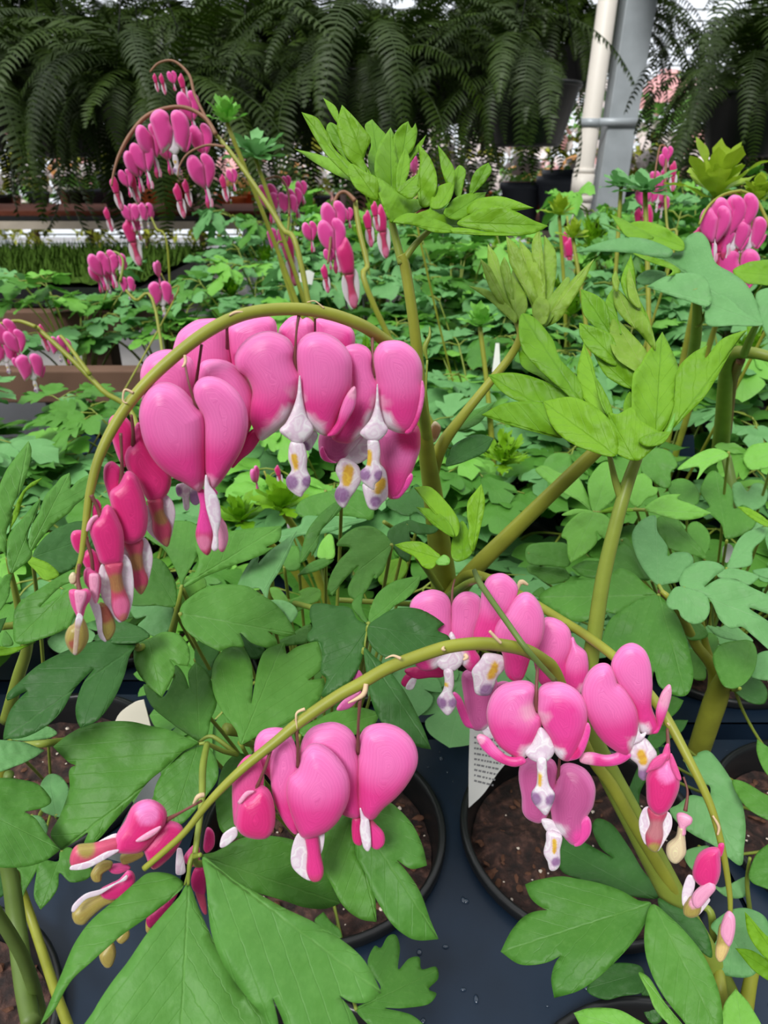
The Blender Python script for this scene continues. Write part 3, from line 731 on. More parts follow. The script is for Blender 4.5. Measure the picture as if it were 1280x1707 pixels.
hflower(PA, 'c', (625, 680), .272, [
 ('L', '625,690 610,640 618,580 590,553 540,550 470,570 425,620 407,690 420,760 460,830 520,875 560,892 600,850 625,800 643,750 642,705', 0, [(600, 860, 60, WS), (590, 670, 50, PALE), (500, 790, 90, mixc(PINK, DEEP, .3))]),
 ('L', '635,690 634,630 640,582 680,557 740,558 800,590 836,640 847,700 836,780 800,860 770,897 730,887 702,850 685,800 655,745 643,705', 1, [(715, 860, 45, WS), (740, 700, 110, mixc(PINK, DEEP, .3)), (650, 700, 40, PALE)]),
 ('T', '560,885 577,908 530,926 470,910 420,880 380,840 360,800 374,785 410,800 450,845 490,880 530,888', 4, [(370, 795, 40, PALE)]),
 ('T', '850,735 863,760 850,820 820,882 780,898 758,894 800,850 830,790', 3, [(790, 860, 40, DEEP)]),
 ('I', '645,755 690,808 703,860 672,902 630,907 588,885 575,858 600,830 622,790', 3),
 ('I', '630,895 665,895 670,960 680,1010 704,1050 696,1090 668,1141 640,1120 608,1080 604,1045 625,1010 630,960', 6, [(618, 1065, 41, PURP), (690, 1070, 34, PURP), (640, 960, 13, YEL), (640, 1000, 11, YEL)])], ped=[(897, 1100, .276, 6), (894, 1150, .27, 6), (895, 1185, .272, 11)])
hflower(PA, 'c', (985, 555), .268, [
 ('L', '985,550 962,500 965,455 1000,402 1050,382 1100,410 1127,470 1136,560 1132,660 1162,740 1142,776 1090,772 1068,720 1058,660 1015,590', 0, [(1085, 760, 50, WS)]),
 ('L', '980,560 962,505 940,475 900,475 858,510 832,570 832,640 860,720 910,800 970,850 1022,872 1050,830 1072,760 1067,680 1025,600 992,566', 2, [(1055, 810, 40, WS)]),
 ('T', '1025,860 1043,880 1000,912 940,924 880,920 820,905 830,873 870,866 930,878 980,868 990,850', 3, [(830, 895, 60, PALE)]),
 ('T', '1138,776 1162,745 1157,680 1182,600 1215,564 1223,600 1210,660 1180,740 1162,775', 2, [(1215, 590, 100, PALE)]),
 ('I', '1068,720 1085,782 1112,776 1090,812 1050,825 1055,780', 3),
 ('I', '1050,830 1100,800 1140,840 1158,880 1130,930 1105,986 1080,970 1075,920 1035,880', 1, [(1102, 960, 41, PURP), (1085, 860, 25, YEL), (1095, 895, 25, YEL)])], yaw=12)
hflower(PA, 'c', (1190, 880), .262, [
 ('C', '1122,1110 1202,1125 1186,1180 1186,1240 1160,1302 1120,1282 1110,1230 1130,1180', 0, [(1160, 1200, 60, mixc(BROWN, PALE, .3)), (1150, 1285, 40, OLIVE)]),
 ('R', '1115,970 1135,935 1170,910 1210,889 1248,938 1259,1010 1236,1080 1200,1130 1155,1134 1120,1092 1114,1010', 1, [(1210, 940, 60, PINKL)]),
 ('K', '1113,952 1140,900 1192,868 1208,880 1180,925 1130,945', 4), ('K', '1222,870 1246,920 1267,985 1250,982 1222,925', 4), ('K', '1185,880 1200,832 1212,828 1218,880 1205,900', 3),
 ('W', '1124,1110 1133,1180 1115,1272 1090,1230 1082,1170 1100,1118', 0), ('W', '1202,1130 1223,1150 1223,1200 1192,1260 1163,1302 1184,1230 1185,1170', 0)], name='flower_bud', ped=[(1112, 1215, .268, 5), (1114, 1245, .262, 7)])
hflower(PA, 'z6', (830, 950), .262, [
 ('Y', '805,1010 838,1010 835,1060 840,1120 838,1165 800,1207 765,1200 740,1160 745,1110 790,1070', 0),
 ('P', '795,975 798,948 830,946 872,970 870,1000 842,1022 838,1060 812,1060 805,1010', 1)], name='flower_bud', ped=[(1139, 1295, .265, 4), (1146, 1320, .263, 4), (1142, 1352, .262, 7)])
hflower(PA, 'z7', (1030, 300), .255, [
 ('O', '925,520 968,545 962,600 925,616 892,600 890,565 905,540', 0, [(940, 540, 30, PALE)]),
 ('R', '932,400 955,330 1000,298 1050,300 1058,350 1056,420 1030,475 980,475 940,440', 1), ('R', '1052,280 1072,276 1075,295 1062,335 1050,310', 0),
 ('P', '955,485 1010,450 1036,482 1010,520 962,572 935,560 930,520', 3), ('W', '910,425 938,440 932,500 890,565 884,500', 0), ('W', '1000,530 1010,540 960,605 945,600 970,570', 0)], name='flower_bud')
hflower(PA, 'z7', (1100, 590), .254, [('P', '1078,610 1100,590 1125,620 1124,690 1100,750 1060,690', 1), ('O', '1060,650 1090,700 1105,740 1078,810 1055,820 1038,790 1045,720', 0, [(1070, 780, 60, mixc(YEL, CREAM, .5))])], name='flower_bud')

# ------------------------------------------------------------------ plant B
stempart(PB, [(1330, 1880, .36, 60), (1250, 1745, .355, 50), (1180, 1600, .350, 46), (1130, 1510, .345, 45), (1065, 1385, .340, 42), (1010, 1280, .335, 38), (975, 1200, .33, 33), (980, 1130, .325, 27), (992, 1050, .32, 25), (1006, 960, .315, 24), (1030, 860, .31, 22), (1048, 800, .31, 20), (1062, 762, .31, 18)], 'main_stem', 'stem_green', 6, 14, .04)
stempart(PB, [(1165, 1570, .349, 20), (1120, 1480, .340, 20), (1060, 1380, .33, 20), (1020, 1310, .322, 20), (985, 1262, .315, 19), (950, 1185, .305, 20), (925, 1120, .29, 21), (905, 1100, .28, 22), (870, 1082, .268, 22), (810, 1073, .258, 22), (760, 1076, .252, 22), (720, 1086, .248, 22), (650, 1112, .243, 21), (600, 1140, .24, 21), (560, 1162, .238, 20),
              (500, 1203, .235, 19), (460, 1236, .233, 17), (400, 1285, .231, 15), (350, 1335, .23, 13), (310, 1385, .229, 11), (275, 1418, .229, 11), (240, 1448, .229, 10)], 'flower_stem', 'stem_olive', 6, 14)
stempart(PB, [(1035, 830, .31, 14), (1025, 800, .309, 11), (1015, 755, .308, 8)], 'main_stem', 'stem_green')
stempart(PA, [(742, 1000, .50, 16), (775, 975, .33, 12), (800, 965, .30, 12)], 'side_stem', 'stem_green')
stempart(PA, [(790, 950, .295, 8), (802, 975, .29, 10), (840, 1030, .27, 10), (880, 1085, .262, 10), (925, 1135, .27, 9)], 'side_stem', 'stem_dark')
for pts in ([(668, 1098, .24, 6), (655, 1093, .24, 4), (642, 1098, .24, 2)], [(835, 1072, .255, 5), (825, 1062, .254, 6), (816, 1052, .253, 5)], [(508, 1182, .234, 6), (494, 1190, .233, 4), (495, 1215, .233, 2)], [(610, 1140, .238, 8), (605, 1158, .237, 9), (580, 1172, .236, 3)], [(740, 1078, .246, 3), (738, 1082, .245, 6), (742, 1084, .245, 3)],
            [(340, 1325, .229, 8), (330, 1328, .228, 8), (322, 1340, .228, 3)], [(775, 1092, .247, 8), (778, 1096, .246, 7), (772, 1100, .246, 4)]):
    stempart(PB, pts, 'bract', 'dry_bract', 5, 6)
hflower(PB, 'e', (1028, 155), .248, [
 ('C', '1010,378 1036,380 1040,440 1036,470 1012,462 1005,420', 0, [(1020, 420, 60, BUD)]), ('C', '1060,372 1085,400 1112,430 1115,465 1092,484 1070,472 1060,430', 1, [(1090, 440, 60, mixc(BUD, PINK, .4))]),
 ('L', '1022,158 1012,100 980,65 930,52 870,70 838,110 828,170 850,230 890,300 950,350 1008,374 1036,362 1029,280 1027,190', 0),
 ('L', '1032,155 1035,100 1060,66 1120,56 1180,80 1220,130 1227,190 1200,250 1160,300 1112,342 1080,377 1050,374 1030,340 1027,260 1029,180', 1),
 ('I', '1033,345 1045,370 1062,388 1069,470 1060,492 1045,478 1033,420 1036,385', 4)], ped=[(600, 1165, .238, 7), (597, 1210, .24, 5), (597, 1255, .247, 9)])
hflower(PB, 'e', (820, 200), .240, [
 ('L', '690,205 672,150 680,100 710,75 760,72 790,90 800,150 780,240 740,260 715,230', -6),
 ('L', '820,205 812,150 795,105 765,105 740,140 727,190 735,300 770,385 812,432 818,390 800,330 795,260', -1),
 ('C', '846,432 882,428 895,500 906,560 896,590 866,592 850,560 852,500', 0, [(870, 500, 100, mixc(BUD, PINK, .3))]),
 ('L', '820,210 838,152 870,125 912,135 960,180 990,240 991,310 960,380 920,420 865,442 830,435 800,370 783,300 790,240', 1),
 ('W', '822,432 848,470 850,560 863,593 830,578 798,540 800,480', 0), ('W', '885,424 907,424 906,470 893,502', -1)], yaw=-8, ped=[(493, 1200, .234, 6), (496, 1240, .235, 5), (497, 1278, .239, 8)])
hflower(PB, 'e', (665, 290), .236, [
 ('K', '597,240 620,190 650,164 682,172 700,230 690,290 640,310 625,380 602,402 594,320', -2),
 ('R', '650,300 690,268 722,290 738,350 735,412 705,446 640,440 606,405 610,345 625,310', 1), ('P', '612,326 640,290 668,287 645,303 622,328', 4),
 ('W', '605,412 608,440 575,472 552,478 560,440 585,418', 0)], name='flower_bud', ped=[(452, 1248, .233, 6), (440, 1285, .233, 6), (425, 1318, .236, 7)])
hflower(PB, 'e', (360, 390), .236, [
 ('C', '200,450 120,466 60,474 38,505 40,540 90,537 150,512 200,492', 1, [(100, 500, 80, mixc(BUD, OLIVE, .2)), (90, 475, 40, OLIVE)]),
 ('R', '365,388 362,350 330,322 290,318 250,340 225,390 195,440 193,490 250,498 290,485 340,425', 1, [(300, 350, 50, PINKL)]), ('R', '365,392 410,400 424,430 410,470 370,520 320,552 295,505 290,480 330,430', 0),
 ('W', '130,465 180,437 203,435 197,452', 0), ('W', '202,490 150,522 90,552 36,556 40,545 100,528 160,497', 4), ('P', '262,458 300,430 346,408 332,430 292,455', 6)], name='flower_bud', ped=[(336, 1335, .23, 5), (300, 1355, .232, 5), (272, 1370, .236, 10)])
hflower(PB, 'f', (620, 1000), .238, [
 ('O', '480,1095 400,1130 343,1180 350,1227 392,1236 430,1200 490,1150 542,1125 510,1105', 0), ('R', '600,990 625,1000 630,1040 592,1100 530,1121 482,1112 472,1078 520,1050 560,1030', 1),
 ('W', '595,1010 560,1038 480,1075 400,1100 343,1152 343,1182 400,1122 470,1097 540,1052 590,1030', 5), ('O', '428,1000 470,948 522,945 520,972 480,1000 470,1035 438,1035', -1), ('O', '570,915 650,893 672,915 620,945 575,955', -3), ('K', '510,965 580,955 610,975 560,1000 520,995', -3)], name='flower_bud')
# flowers behind the big leaf
hflower(PL, 'f', (950, 850), .262, [
 ('R', '970,790 1000,808 1002,870 970,902 955,880', 0), ('R', '868,915 910,868 932,880 932,945 900,967 868,948', 0), ('D', '918,975 958,978 962,1060 955,1100 910,1082 898,1030', 0), ('C', '915,1080 955,1090 968,1190 950,1180', 0),
 ('D', '690,1210 760,1150 832,1088 800,1150 740,1222 700,1252', 0), ('W', '832,888 850,888 868,990 850,1006 826,1000', 3)], name='flower_bud')
hflower(PL, 'f', (500, 1350), .262, [('O', '468,1380 520,1318 542,1370 522,1432 488,1434', 0), ('O', '548,1310 585,1260 604,1270 602,1300 570,1328', 0), ('O', '688,1220 712,1215 700,1280 686,1270', 0)], name='flower_bud')
hflower(PL, 'z3', (370, 1000), .30, [('M', '370,950 400,985 380,1020 350,1000', 0), ('M', '380,1060 300,1110 262,1162 330,1150 385,1090', 0)])
# ------------------------------------------------------------------ traced foreground leaves: (plant, zoom, outline, base, depth, material, opts)
LEAVES = [
# left edge plant
(PLL, 'z1', '45,840 20,800 -30,780 -40,560 -10,380 40,260 100,175 190,60! 211,120 195,225 150,370 92,480 75,580 45,660 45,750', (40, 840), .27, 'leaf_mid', dict(m=.7)),
(PLL, 'z1', '60,690 80,560 130,430 200,345 286,304! 240,350 172,400 142,480 120,560 75,640', (60, 690), .275, 'leaf_bright', dict(m=.7)),
(PLL, 'z1', '72,942 48,860 50,720 90,640 140,590 180,540 230,480 270,460 240,560 200,640 185,720 215,800 200,850 130,905', (75, 942), .268, 'leaf_mid', dict(m=.7)),
(PLL, 'z1', '200,782 190,730 215,620 260,540 300,430 370,350 410,300 463,273! 474,320 466,385! 520,325 600,290 610,370 560,440 500,490! 460,540 380,600 300,680 215,792', (200, 785), .272, 'leaf_mid', dict(m=.7)),
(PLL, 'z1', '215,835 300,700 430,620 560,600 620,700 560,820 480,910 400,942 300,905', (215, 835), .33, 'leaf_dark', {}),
(PLL, 'z1', '185,870 210,835 260,850 330,880 395,950 340,985 290,985 240,930', (185, 870), .31, 'leaf_bright', {}),
(PLL, 'z1', '-60,1450 0,1430 60,1440 130,1430 210,1410 240,1400 160,1440 80,1480 0,1495 -60,1500', (-60, 1470), .262, 'leaf_bright', {}),
(PLL, 'z1', '500,985 400,1035 260,1172! 330,1130 420,1080 500,1040 580,1080 520,1180 462,1306! 360,1352 250,1390 160,1418 100,1400 88,1320 95,1200 150,1120 260,1050 400,960 500,918', (520, 985), .285, 'leaf_mid', {}),
(PLL, 'z1', '0,1010 30,960 90,940! 70,1000 60,1090 0,1190 -40,1180 -40,1020', (-30, 1100), .27, 'leaf_mid', {}),
(PLL, 'z1', '-40,1270 0,1250 45,1238! 20,1300 0,1340 -40,1370', (-40, 1320), .27, 'leaf_dark', {}),
(PLL, 'z1', '90,1410 60,1350 30,1330 10,1420 60,1430', (90, 1410), .29, 'leaf_mid', {}),
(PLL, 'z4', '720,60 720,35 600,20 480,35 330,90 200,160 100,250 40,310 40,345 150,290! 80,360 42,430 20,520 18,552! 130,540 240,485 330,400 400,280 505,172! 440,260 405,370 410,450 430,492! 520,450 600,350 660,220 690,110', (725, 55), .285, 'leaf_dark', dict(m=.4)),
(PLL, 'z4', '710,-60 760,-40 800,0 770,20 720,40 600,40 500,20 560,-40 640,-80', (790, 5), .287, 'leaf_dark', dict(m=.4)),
(PLL, 'z4', '-40,560 0,555 120,565 175,585 237,612! 180,650 90,692 -40,722', (-40, 640), .262, 'leaf_blue', {}),
(PLL, 'z4', '-60,900 -60,770 0,758 100,765 200,790 260,850 272,888 220,920 130,938! 190,975 250,1060 322,1142! 240,1200 130,1232 0,1235 -60,1200', (-60, 950), .26, 'leaf_mid', {}),
(PLL, 'z4', '330,960 300,965 220,930 250,870 215,800 260,740 320,748 366,810 360,880', (300, 960), .37, 'leaf_blue', {}),
(PLL, 'z4', '60,550 130,560 250,548 305,520 260,485 200,490 130,530', (60, 550), .34, 'leaf_blue', {}),
(PLL, 'z4', '170,960 220,965 255,1020 240,1060 200,1000', (170, 960), .37, 'leaf_blue', {}),
(PLL, 'f', '270,945 282,900 330,880 420,960 432,1000 400,1032 330,1042 280,1000 272,1065 240,1120 190,1172! 160,1110 168,1020 190,940', (290, 900), .40, 'leaf_mid', {}),
(PLL, 'f', '60,960 180,950 160,1010 120,1080 100,1120 95,1000', (170, 950), .41, 'leaf_mid', {}),
(PLL, 'f', '-30,1020 20,1010 35,1060 10,1110 -30,1110', (-30, 1060), .39, 'leaf_dark', {}),
# centre left plant
(PL, 'z2', '318,585 330,540 370,500 460,445 560,430 680,440 760,488 830,535 900,620 937,695! 880,707 785,678! 832,720 840,750! 780,765 700,740 640,688 662,760 600,760 530,787! 420,730 345,665', (320, 585), .325, 'leaf_mid', dict(tip=(935, 695))),
(PL, 'z2', '330,445 390,380 420,300 400,200 500,180 600,145 700,130 862,117! 852,190 780,232 822,232! 740,280 600,330 450,390 380,430', (325, 445), .34, 'leaf_mid', {}),
(PL, 'z2', '330,440 300,360 240,250 170,200 130,160 180,110 300,90 400,105 440,180 420,260 345,400', (330, 440), .345, 'leaf_mid', {}),
(PL, 'z2', '295,545 200,542 50,535 80,430 150,300 220,300 280,380 302,450', (295, 545), .35, 'leaf_mid', {}),
(PL, 'z2', '55,540 160,545 240,530 282,545 280,620 250,690 190,710 130,680 95,650 140,600 80,610', (285, 560), .38, 'leaf_blue', {}),
(PL, 'z2', '150,722 230,684 310,695 360,750 374,820 362,864! 310,858 268,832 293,880 270,950 225,1032! 150,970 90,890 72,810 88,740', (152, 724), .30, 'leaf_mid', {}),
(PL, 'z2', '425,1268 360,1230 250,1150 170,1080 135,1010 128,962 180,990 230,1030 280,940 295,860 340,905 371,985! 364,900 404,842! 450,880 490,950 516,1060 485,1150 465,1235', (425, 1268), .31, 'leaf_mid', {}),
(PL, 'z2', '640,1282 620,1210 560,1130 510,1040 490,950 500,850 550,780 600,755 650,760 690,820 706,880 708,970 700,1070! 718,960 735,870 760,800 800,765 875,738! 888,802! 950,760 1056,730! 1077,800 1072,880 1000,942! 1087,930! 1092,980 1050,1060 960,1130 850,1190 750,1230 675,1272', (645, 1282), .305, 'leaf_mid', dict(tip=(870, 740))),
(PL, 'z2', '630,470 640,400 700,300 740,280 735,320! 800,250 870,200 945,142! 900,260 850,360 800,440 780,520 740,450', (760, 490), .36, 'leaf_blue', {}),
(PL, 'z2', '800,520 870,515 930,545 947,590 905,638 880,590', (800, 520), .345, 'leaf_blue', {}),
(PL, 'z2', '400,830 400,770 420,730 480,750 530,790 500,850 480,940 430,870', (400, 830), .37, 'leaf_dark', {}),
(PL, 'z2', '640,690 700,740 770,770 740,825 690,820 660,760', (640, 690), .36, 'leaf_dark', {}),
(PL, 'z2', '350,400 440,390 460,440 400,480 330,560 315,500', (350, 400), .38, 'leaf_light', {}),
(PL, 'z2', '640,700 700,760 820,740 900,700 1010,640 1020,690 1000,740 880,760 800,780', (1010, 660), .39, 'leaf_mid', {}),
(PL, 'z2', '900,520 960,490 950,470 1010,445 1068,460 1065,510 1010,540 930,580', (900, 560), .42, 'leaf_light', {}),
(PL, 'z2', '800,450 850,452 900,520 880,560 820,510', (880, 560), .41, 'leaf_light', {}),
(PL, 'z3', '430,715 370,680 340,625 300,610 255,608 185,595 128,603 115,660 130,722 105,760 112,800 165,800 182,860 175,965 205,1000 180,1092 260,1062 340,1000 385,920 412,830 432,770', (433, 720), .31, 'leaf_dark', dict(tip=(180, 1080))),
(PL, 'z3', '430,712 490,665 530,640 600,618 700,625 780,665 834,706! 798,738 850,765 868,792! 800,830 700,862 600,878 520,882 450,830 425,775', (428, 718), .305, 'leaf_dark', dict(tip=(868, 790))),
(PL, 'z3', '430,695 440,620 480,540 560,480 640,458 713,443! 690,510 630,572 570,608 528,648! 480,682', (430, 700), .315, 'leaf_mid', dict(tip=(710, 445))),
(PL, 'z3', '405,835 450,870 510,920 570,990 620,1060 680,1170 730,1280 763,1374! 700,1362 600,1320 500,1230 450,1130 420,980', (405, 838), .30, 'leaf_dark', dict(tip=(762, 1372))),
(PL, 'z3', '340,600 400,535 395,610 430,700 390,680', (425, 705), .32, 'leaf_mid', {}),
(PL, 'z3', '60,1280 180,1200 280,1160 380,1150 450,1165 490,1185! 460,1240 350,1300 200,1350', (60, 1300), .315, 'leaf_mid', {}),
(PL, 'z3', '552,275 520,230 450,185 370,188 300,230 260,285 330,300 270,370 225,450 208,520! 235,556! 300,470 375,395 360,430 320,510 330,560 372,582! 430,510 464,438 465,466! 505,430 530,360 552,300', (553, 280), .36, 'leaf_mid', dict(tip=(225, 540))),
(PL, 'z3', '60,382! 75,300 108,200 180,110 260,50 290,50 285,90 230,150 175,210 160,280 128,345 122,320 90,368', (285, 60), .38, 'leaf_mid', {}),
(PL, 'z3', '530,250 540,200 600,165 650,150 700,165 800,190 780,220 700,228 650,215 655,280 645,370 600,350 560,300', (640, 170), .40, 'leaf_dark', {}),
(PL, 'z3', '690,110 640,130 560,100 520,60 560,20 640,0 690,-40 760,60 790,140 800,200', (690, 180), .43, 'leaf_dark', {}),
(PL, 'z3', '-20,300 50,290 65,340 60,410 0,420 -30,370', (-20, 400), .42, 'leaf_mid', {}),
(PL, 'z3', '60,440 110,385 180,355 245,360 200,400 130,430', (60, 440), .43, 'leaf_mid', {}),
(PL, 'z3', '160,350 170,280 215,225 240,240 245,350', (200, 350), .44, 'leaf_light', {}),
(PL, 'z3', '-40,210 60,180 90,130 180,130 330,140 420,150 300,190 180,225 80,230 -40,270', (-40, 240), .46, 'leaf_blue', {}),
(PL, 'z3', '40,100 80,40 200,0 330,-20 440,20 460,90 440,150 330,130 200,130 90,140', (200, -10), .5, 'leaf_mid', {}),
(PL, 'z3', '500,430 520,380 600,355 640,400 600,470 510,500 480,470', (510, 490), .45, 'leaf_bright', {}),
(PL, 'z4', '1062,577 1000,545 900,500 800,480 690,457 560,458 450,482 360,530 283,592! 330,640 380,682 460,696 640,657! 530,685 380,702 370,820 320,960 270,1062 328,1145! 420,1085 470,1050 450,1110 520,1090 600,1000 700,885 800,770 880,705 980,615', (1062, 577), .292, 'leaf_mid', dict(tip=(330, 1140), m=.6)),
(PL, 'z4', '1062,577 1120,600 1160,680 1162,760 1120,830 1050,920 975,1000 920,1010 860,950 822,870 830,800 880,715 985,612', (1055, 580), .294, 'leaf_mid', {}),
(PL, 'z4', '1280,625 1220,660 1180,720 1160,800 1150,900 1180,1040 1280,1080 1400,1000 1400,700', (1390, 640), .32, 'leaf_mid', {}),
(PL, 'f', '862,1052 800,1005 700,998 640,1040 560,1110 430,1220 350,1330 290,1470 240,1590 190,1712! 250,1650 330,1510 430,1415 560,1300 700,1200 820,1105', (865, 1055), .235, 'leaf_mid', dict(m=.35, fold=.05, tip=(200, 1700))),
(PL, 'z8', '190,425 150,480 60,580 0,655 -70,760 -140,850 -210,960 -280,1120 0,1180 350,1180 570,1180 575,1030 430,900 350,770 283,640 230,520', (190, 428), .232, 'leaf_fresh', dict(m=.6, tip=(150, 1180), fold=.05, droop=.08)),
(PL, 'z8', '250,312 265,420 275,540 290,645 340,770 430,900 520,1010 590,1180 575,1030 548,908! 600,1030 640,1180 960,1180 930,1060 880,960 830,900! 890,932 960,930 1012,890! 980,820 930,740 850,670 730,592 600,530 470,458! 400,420 320,360', (248, 312), .228, 'leaf_fresh', dict(m=.6, tip=(1010, 890), fold=.05, droop=.08)),
(PL, 'z8', '246,308 300,290 350,265 420,230 520,220 640,240 740,300 790,370 825,450 842,508! 770,533 680,525 580,492 470,460 380,425 300,375', (246, 310), .262, 'leaf_mid', dict(m=.85, tip=(838, 508))),
(PL, 'z8', '870,105 790,190 750,250 750,330 800,430 850,520 920,575 992,588! 986,480 962,410 910,300 905,200', (875, 100), .272, 'leaf_mid', {}),
(PL, 'z8', '870,100 900,200 905,300 950,395 990,490 1060,600 1130,655 1180,668 1257,662! 1222,580 1180,465 1130,385 1076,322! 1140,362 1207,348! 1190,270 1150,180 1090,110 1040,76 980,90', (885, 100), .268, 'leaf_mid', dict(tip=(1257, 662))),
(PL, 'z8', '905,960 960,925 1010,870 965,800 955,750 985,690 1010,700 1040,650 1075,645 1092,700 1085,790 1130,745 1175,740 1185,790 1245,780 1255,830 1215,875 1248,895 1212,940 1100,957 1030,957 1150,990 1220,1080 1050,1100 950,1020', (905, 962), .36, 'leaf_mid', dict(tip=(1240, 800))),
(PL, 'z8', '730,590 765,545! 800,590 835,620 838,660', (840, 660), .42, 'leaf_mid', {}),
# star leaf and lower right of plant B
(PB, 'z7', '738,552 680,540 600,495 500,460 400,440 320,428 210,445 153,466! 180,530 240,578 342,606! 250,585 160,607 90,680 40,778! 130,837 240,832 320,795 360,757! 300,820 275,900 288,992! 400,960 500,892 600,795 680,700 722,620', (742, 552), .325, 'leaf_mid', dict(tip=(45, 778))),
(PB, 'z7', '745,558 712,640 708,760 740,880 800,990 880,1090 960,1180 1060,1160 1068,1050 1042,930 985,800 910,700 830,620', (748, 555), .32, 'leaf_mid', dict(tip=(1060, 1170))),
(PB, 'z7', '765,530 700,528 600,510 500,465 400,440 320,400 305,310 330,240 420,268 500,310 566,347! 500,290 465,200 490,160 560,190 640,300 700,400 770,490', (760, 535), .365, 'leaf_dark', dict(tip=(320, 300))),
(PB, 'z7', '770,530 830,560 940,610 1000,690 1018,805 930,745 850,690 790,610', (765, 535), .335, 'leaf_dark', {}),
(PB, 'z7', '680,876 730,900 800,1010 900,1140 860,1150 760,1050 725,970', (680, 876), .315, 'leaf_light', {}),
(PB, 'z7', '378,1062! 450,1040 570,1043 650,1078 740,1150 600,1190 440,1150', (760, 1170), .29, 'leaf_light', {}),
(PB, 'z7', '440,950 540,840 680,840 710,900 700,965 600,985 520,1000', (720, 870), .39, 'leaf_dark', {}),
(PB, 'z7', '700,900 760,960 790,1090 740,1110 700,1040', (700, 870), .40, 'leaf_dark', {}),
(PB, 'z7', '1070,1180 1075,1030 1130,950! 1200,1030 1260,1180', (1165, 1180), .30, 'leaf_light', {}),
(PB, 'z7', '1015,662 1050,620 1120,580 1200,580 1275,630 1290,760 1215,885 1100,892 1020,850 1013,780 1045,710', (1050, 600), .36, 'leaf_blue', {}),
(PR_, 'z7', '1172,592! 1200,620 1260,690 1330,760 1330,850 1260,800 1190,700', (1330, 820), .30, 'leaf_bright', {}),
(PR_, 'z7', '1128,762! 1200,770 1270,810 1330,850 1330,930 1220,870', (1330, 890), .30, 'leaf_bright', {}),
# right edge plant
(PR_, 'z6', '835,662 900,640 905,625 960,612 1010,660 1070,745 1130,850 1160,1000 1152,1130 1130,1225 1000,1125 880,1060 800,1000 755,930 800,900 870,850 960,862 968,800 900,780', (835, 662), .42, 'leaf_blue', dict(tip=(1140, 1225))),
(PR_, 'z6', '1088,774 1150,778 1240,830 1310,880 1310,985 1200,942 1130,870', (1310, 930), .38, 'leaf_mid', {}),
(PR_, 'z7', '900,310 960,290 1010,295 1010,420 1060,480 1180,430 1190,500 1150,530 1080,520 1000,450 930,400 895,350', (960, 290), .42, 'leaf_blue', dict(tip=(1150, 525))),
(PR_, 'z7', '1195,400 1230,320 1300,270 1330,290 1330,480 1230,470 1193,440', (1330, 400), .37, 'leaf_mid', {}),
(PR_, 'z6', '1222,552! 1290,600 1330,640 1330,780 1260,720 1220,620', (1330, 700), .36, 'leaf_mid', {}),
(PR_, 'z6', '560,620 640,570 740,590 640,610 560,760 520,900 590,950 600,830 700,640 660,560 560,590', (560, 620), .44, 'leaf_dark', {}),
(PR_, 'z6', '640,540 690,480 780,450 855,450! 820,510 740,560 680,605 640,590', (620, 560), .43, 'leaf_dark', {}),
(PR_, 'z6', '700,450 720,380 760,320 830,345! 800,400 740,450', (700, 450), .43, 'leaf_mid', {}),
(PR_, 'z6', '1100,290 1130,230 1220,225 1275,290 1260,360 1180,355', (1100, 280), .44, 'leaf_dark', {}),
# plant beyond the slanting stem
(PR2, 'z5', '692,745 600,760 520,810 440,870 400,960 398,1045 480,1120 560,1180 645,1245 672,1150 700,1228 780,1277 850,1272 882,1180 870,1080 840,960 800,860 740,780', (697, 742), .40, 'leaf_mid', dict(tip=(840, 1275), droop=.05)),
(PR2, 'z5', '690,745 620,680 560,625 490,600 420,650 380,655 280,660 150,688 55,755 150,830 240,880 300,882 400,835 470,840 540,800 640,755', (692, 744), .41, 'leaf_mid', dict(tip=(60, 755))),
(PR2, 'z5', '645,662 540,650 380,655 290,640 230,594! 300,560 400,553 500,470 560,500 590,570', (660, 670), .44, 'leaf_mid', dict(tip=(232, 594))),
(PR2, 'z5', '692,688 640,640 590,560 558,470 560,400 610,340 680,320 690,400 742,480 745,535 780,515 860,520 882,570 830,620 808,668 750,682', (695, 695), .41, 'leaf_blue', {}),
(PR2, 'z5', '822,705 812,640 870,580 940,560 1010,570 1048,602 1000,640 940,700 1020,655 1110,663 1190,700 1320,770 1320,850 1180,812 1320,920 1330,1060 1200,960 1140,912 1080,920 1020,870 980,782 930,735', (830, 710), .37, 'leaf_blue', dict(tip=(1320, 900))),
(PR2, 'z5', '738,775 780,705 830,698 900,720 952,745 970,820 940,880 880,897 820,862 800,822 760,818', (830, 705), .365, 'leaf_blue', {}),
(PR2, 'z5', '985,1072 1020,1010 1100,988 1190,988 1222,1060 1200,1160 1130,1232 1050,1232 1008,1160', (1130, 1240), .385, 'leaf_mid', {}),
(PR2, 'z5', '1180,1170 1220,1060 1320,1050 1320,1190', (1320, 1100), .40, 'leaf_blue', {}),
(PR2, 'z5', '955,905 1020,915 1080,890 1150,940 1200,990 1100,985 1010,960', (1190, 990), .43, 'leaf_blue', {}),
(PR2, 'z5', '800,820 850,870 920,890 960,960 880,985 830,950', (800, 820), .44, 'leaf_mid', {}),
(PR2, 'z5', '930,950 980,945 1015,980 1000,1060 970,1080 940,1000', (1010, 990), .47, 'leaf_mid', {}),
(PR2, 'z5', '860,1030 920,1060 950,1150 940,1195 880,1185 870,1100', (930, 1090), .48, 'leaf_mid', {}),
(PR2, 'z5', '345,297 325,220 322,130 390,40 440,38 482,110 484,190 440,250 380,297', (355, 300), .47, 'leaf_light', {}),
(PR2, 'z5', '338,292 270,240 160,180 40,82 60,55 100,55 170,90 260,110 300,170 335,255', (345, 296), .475, 'leaf_light', {}),
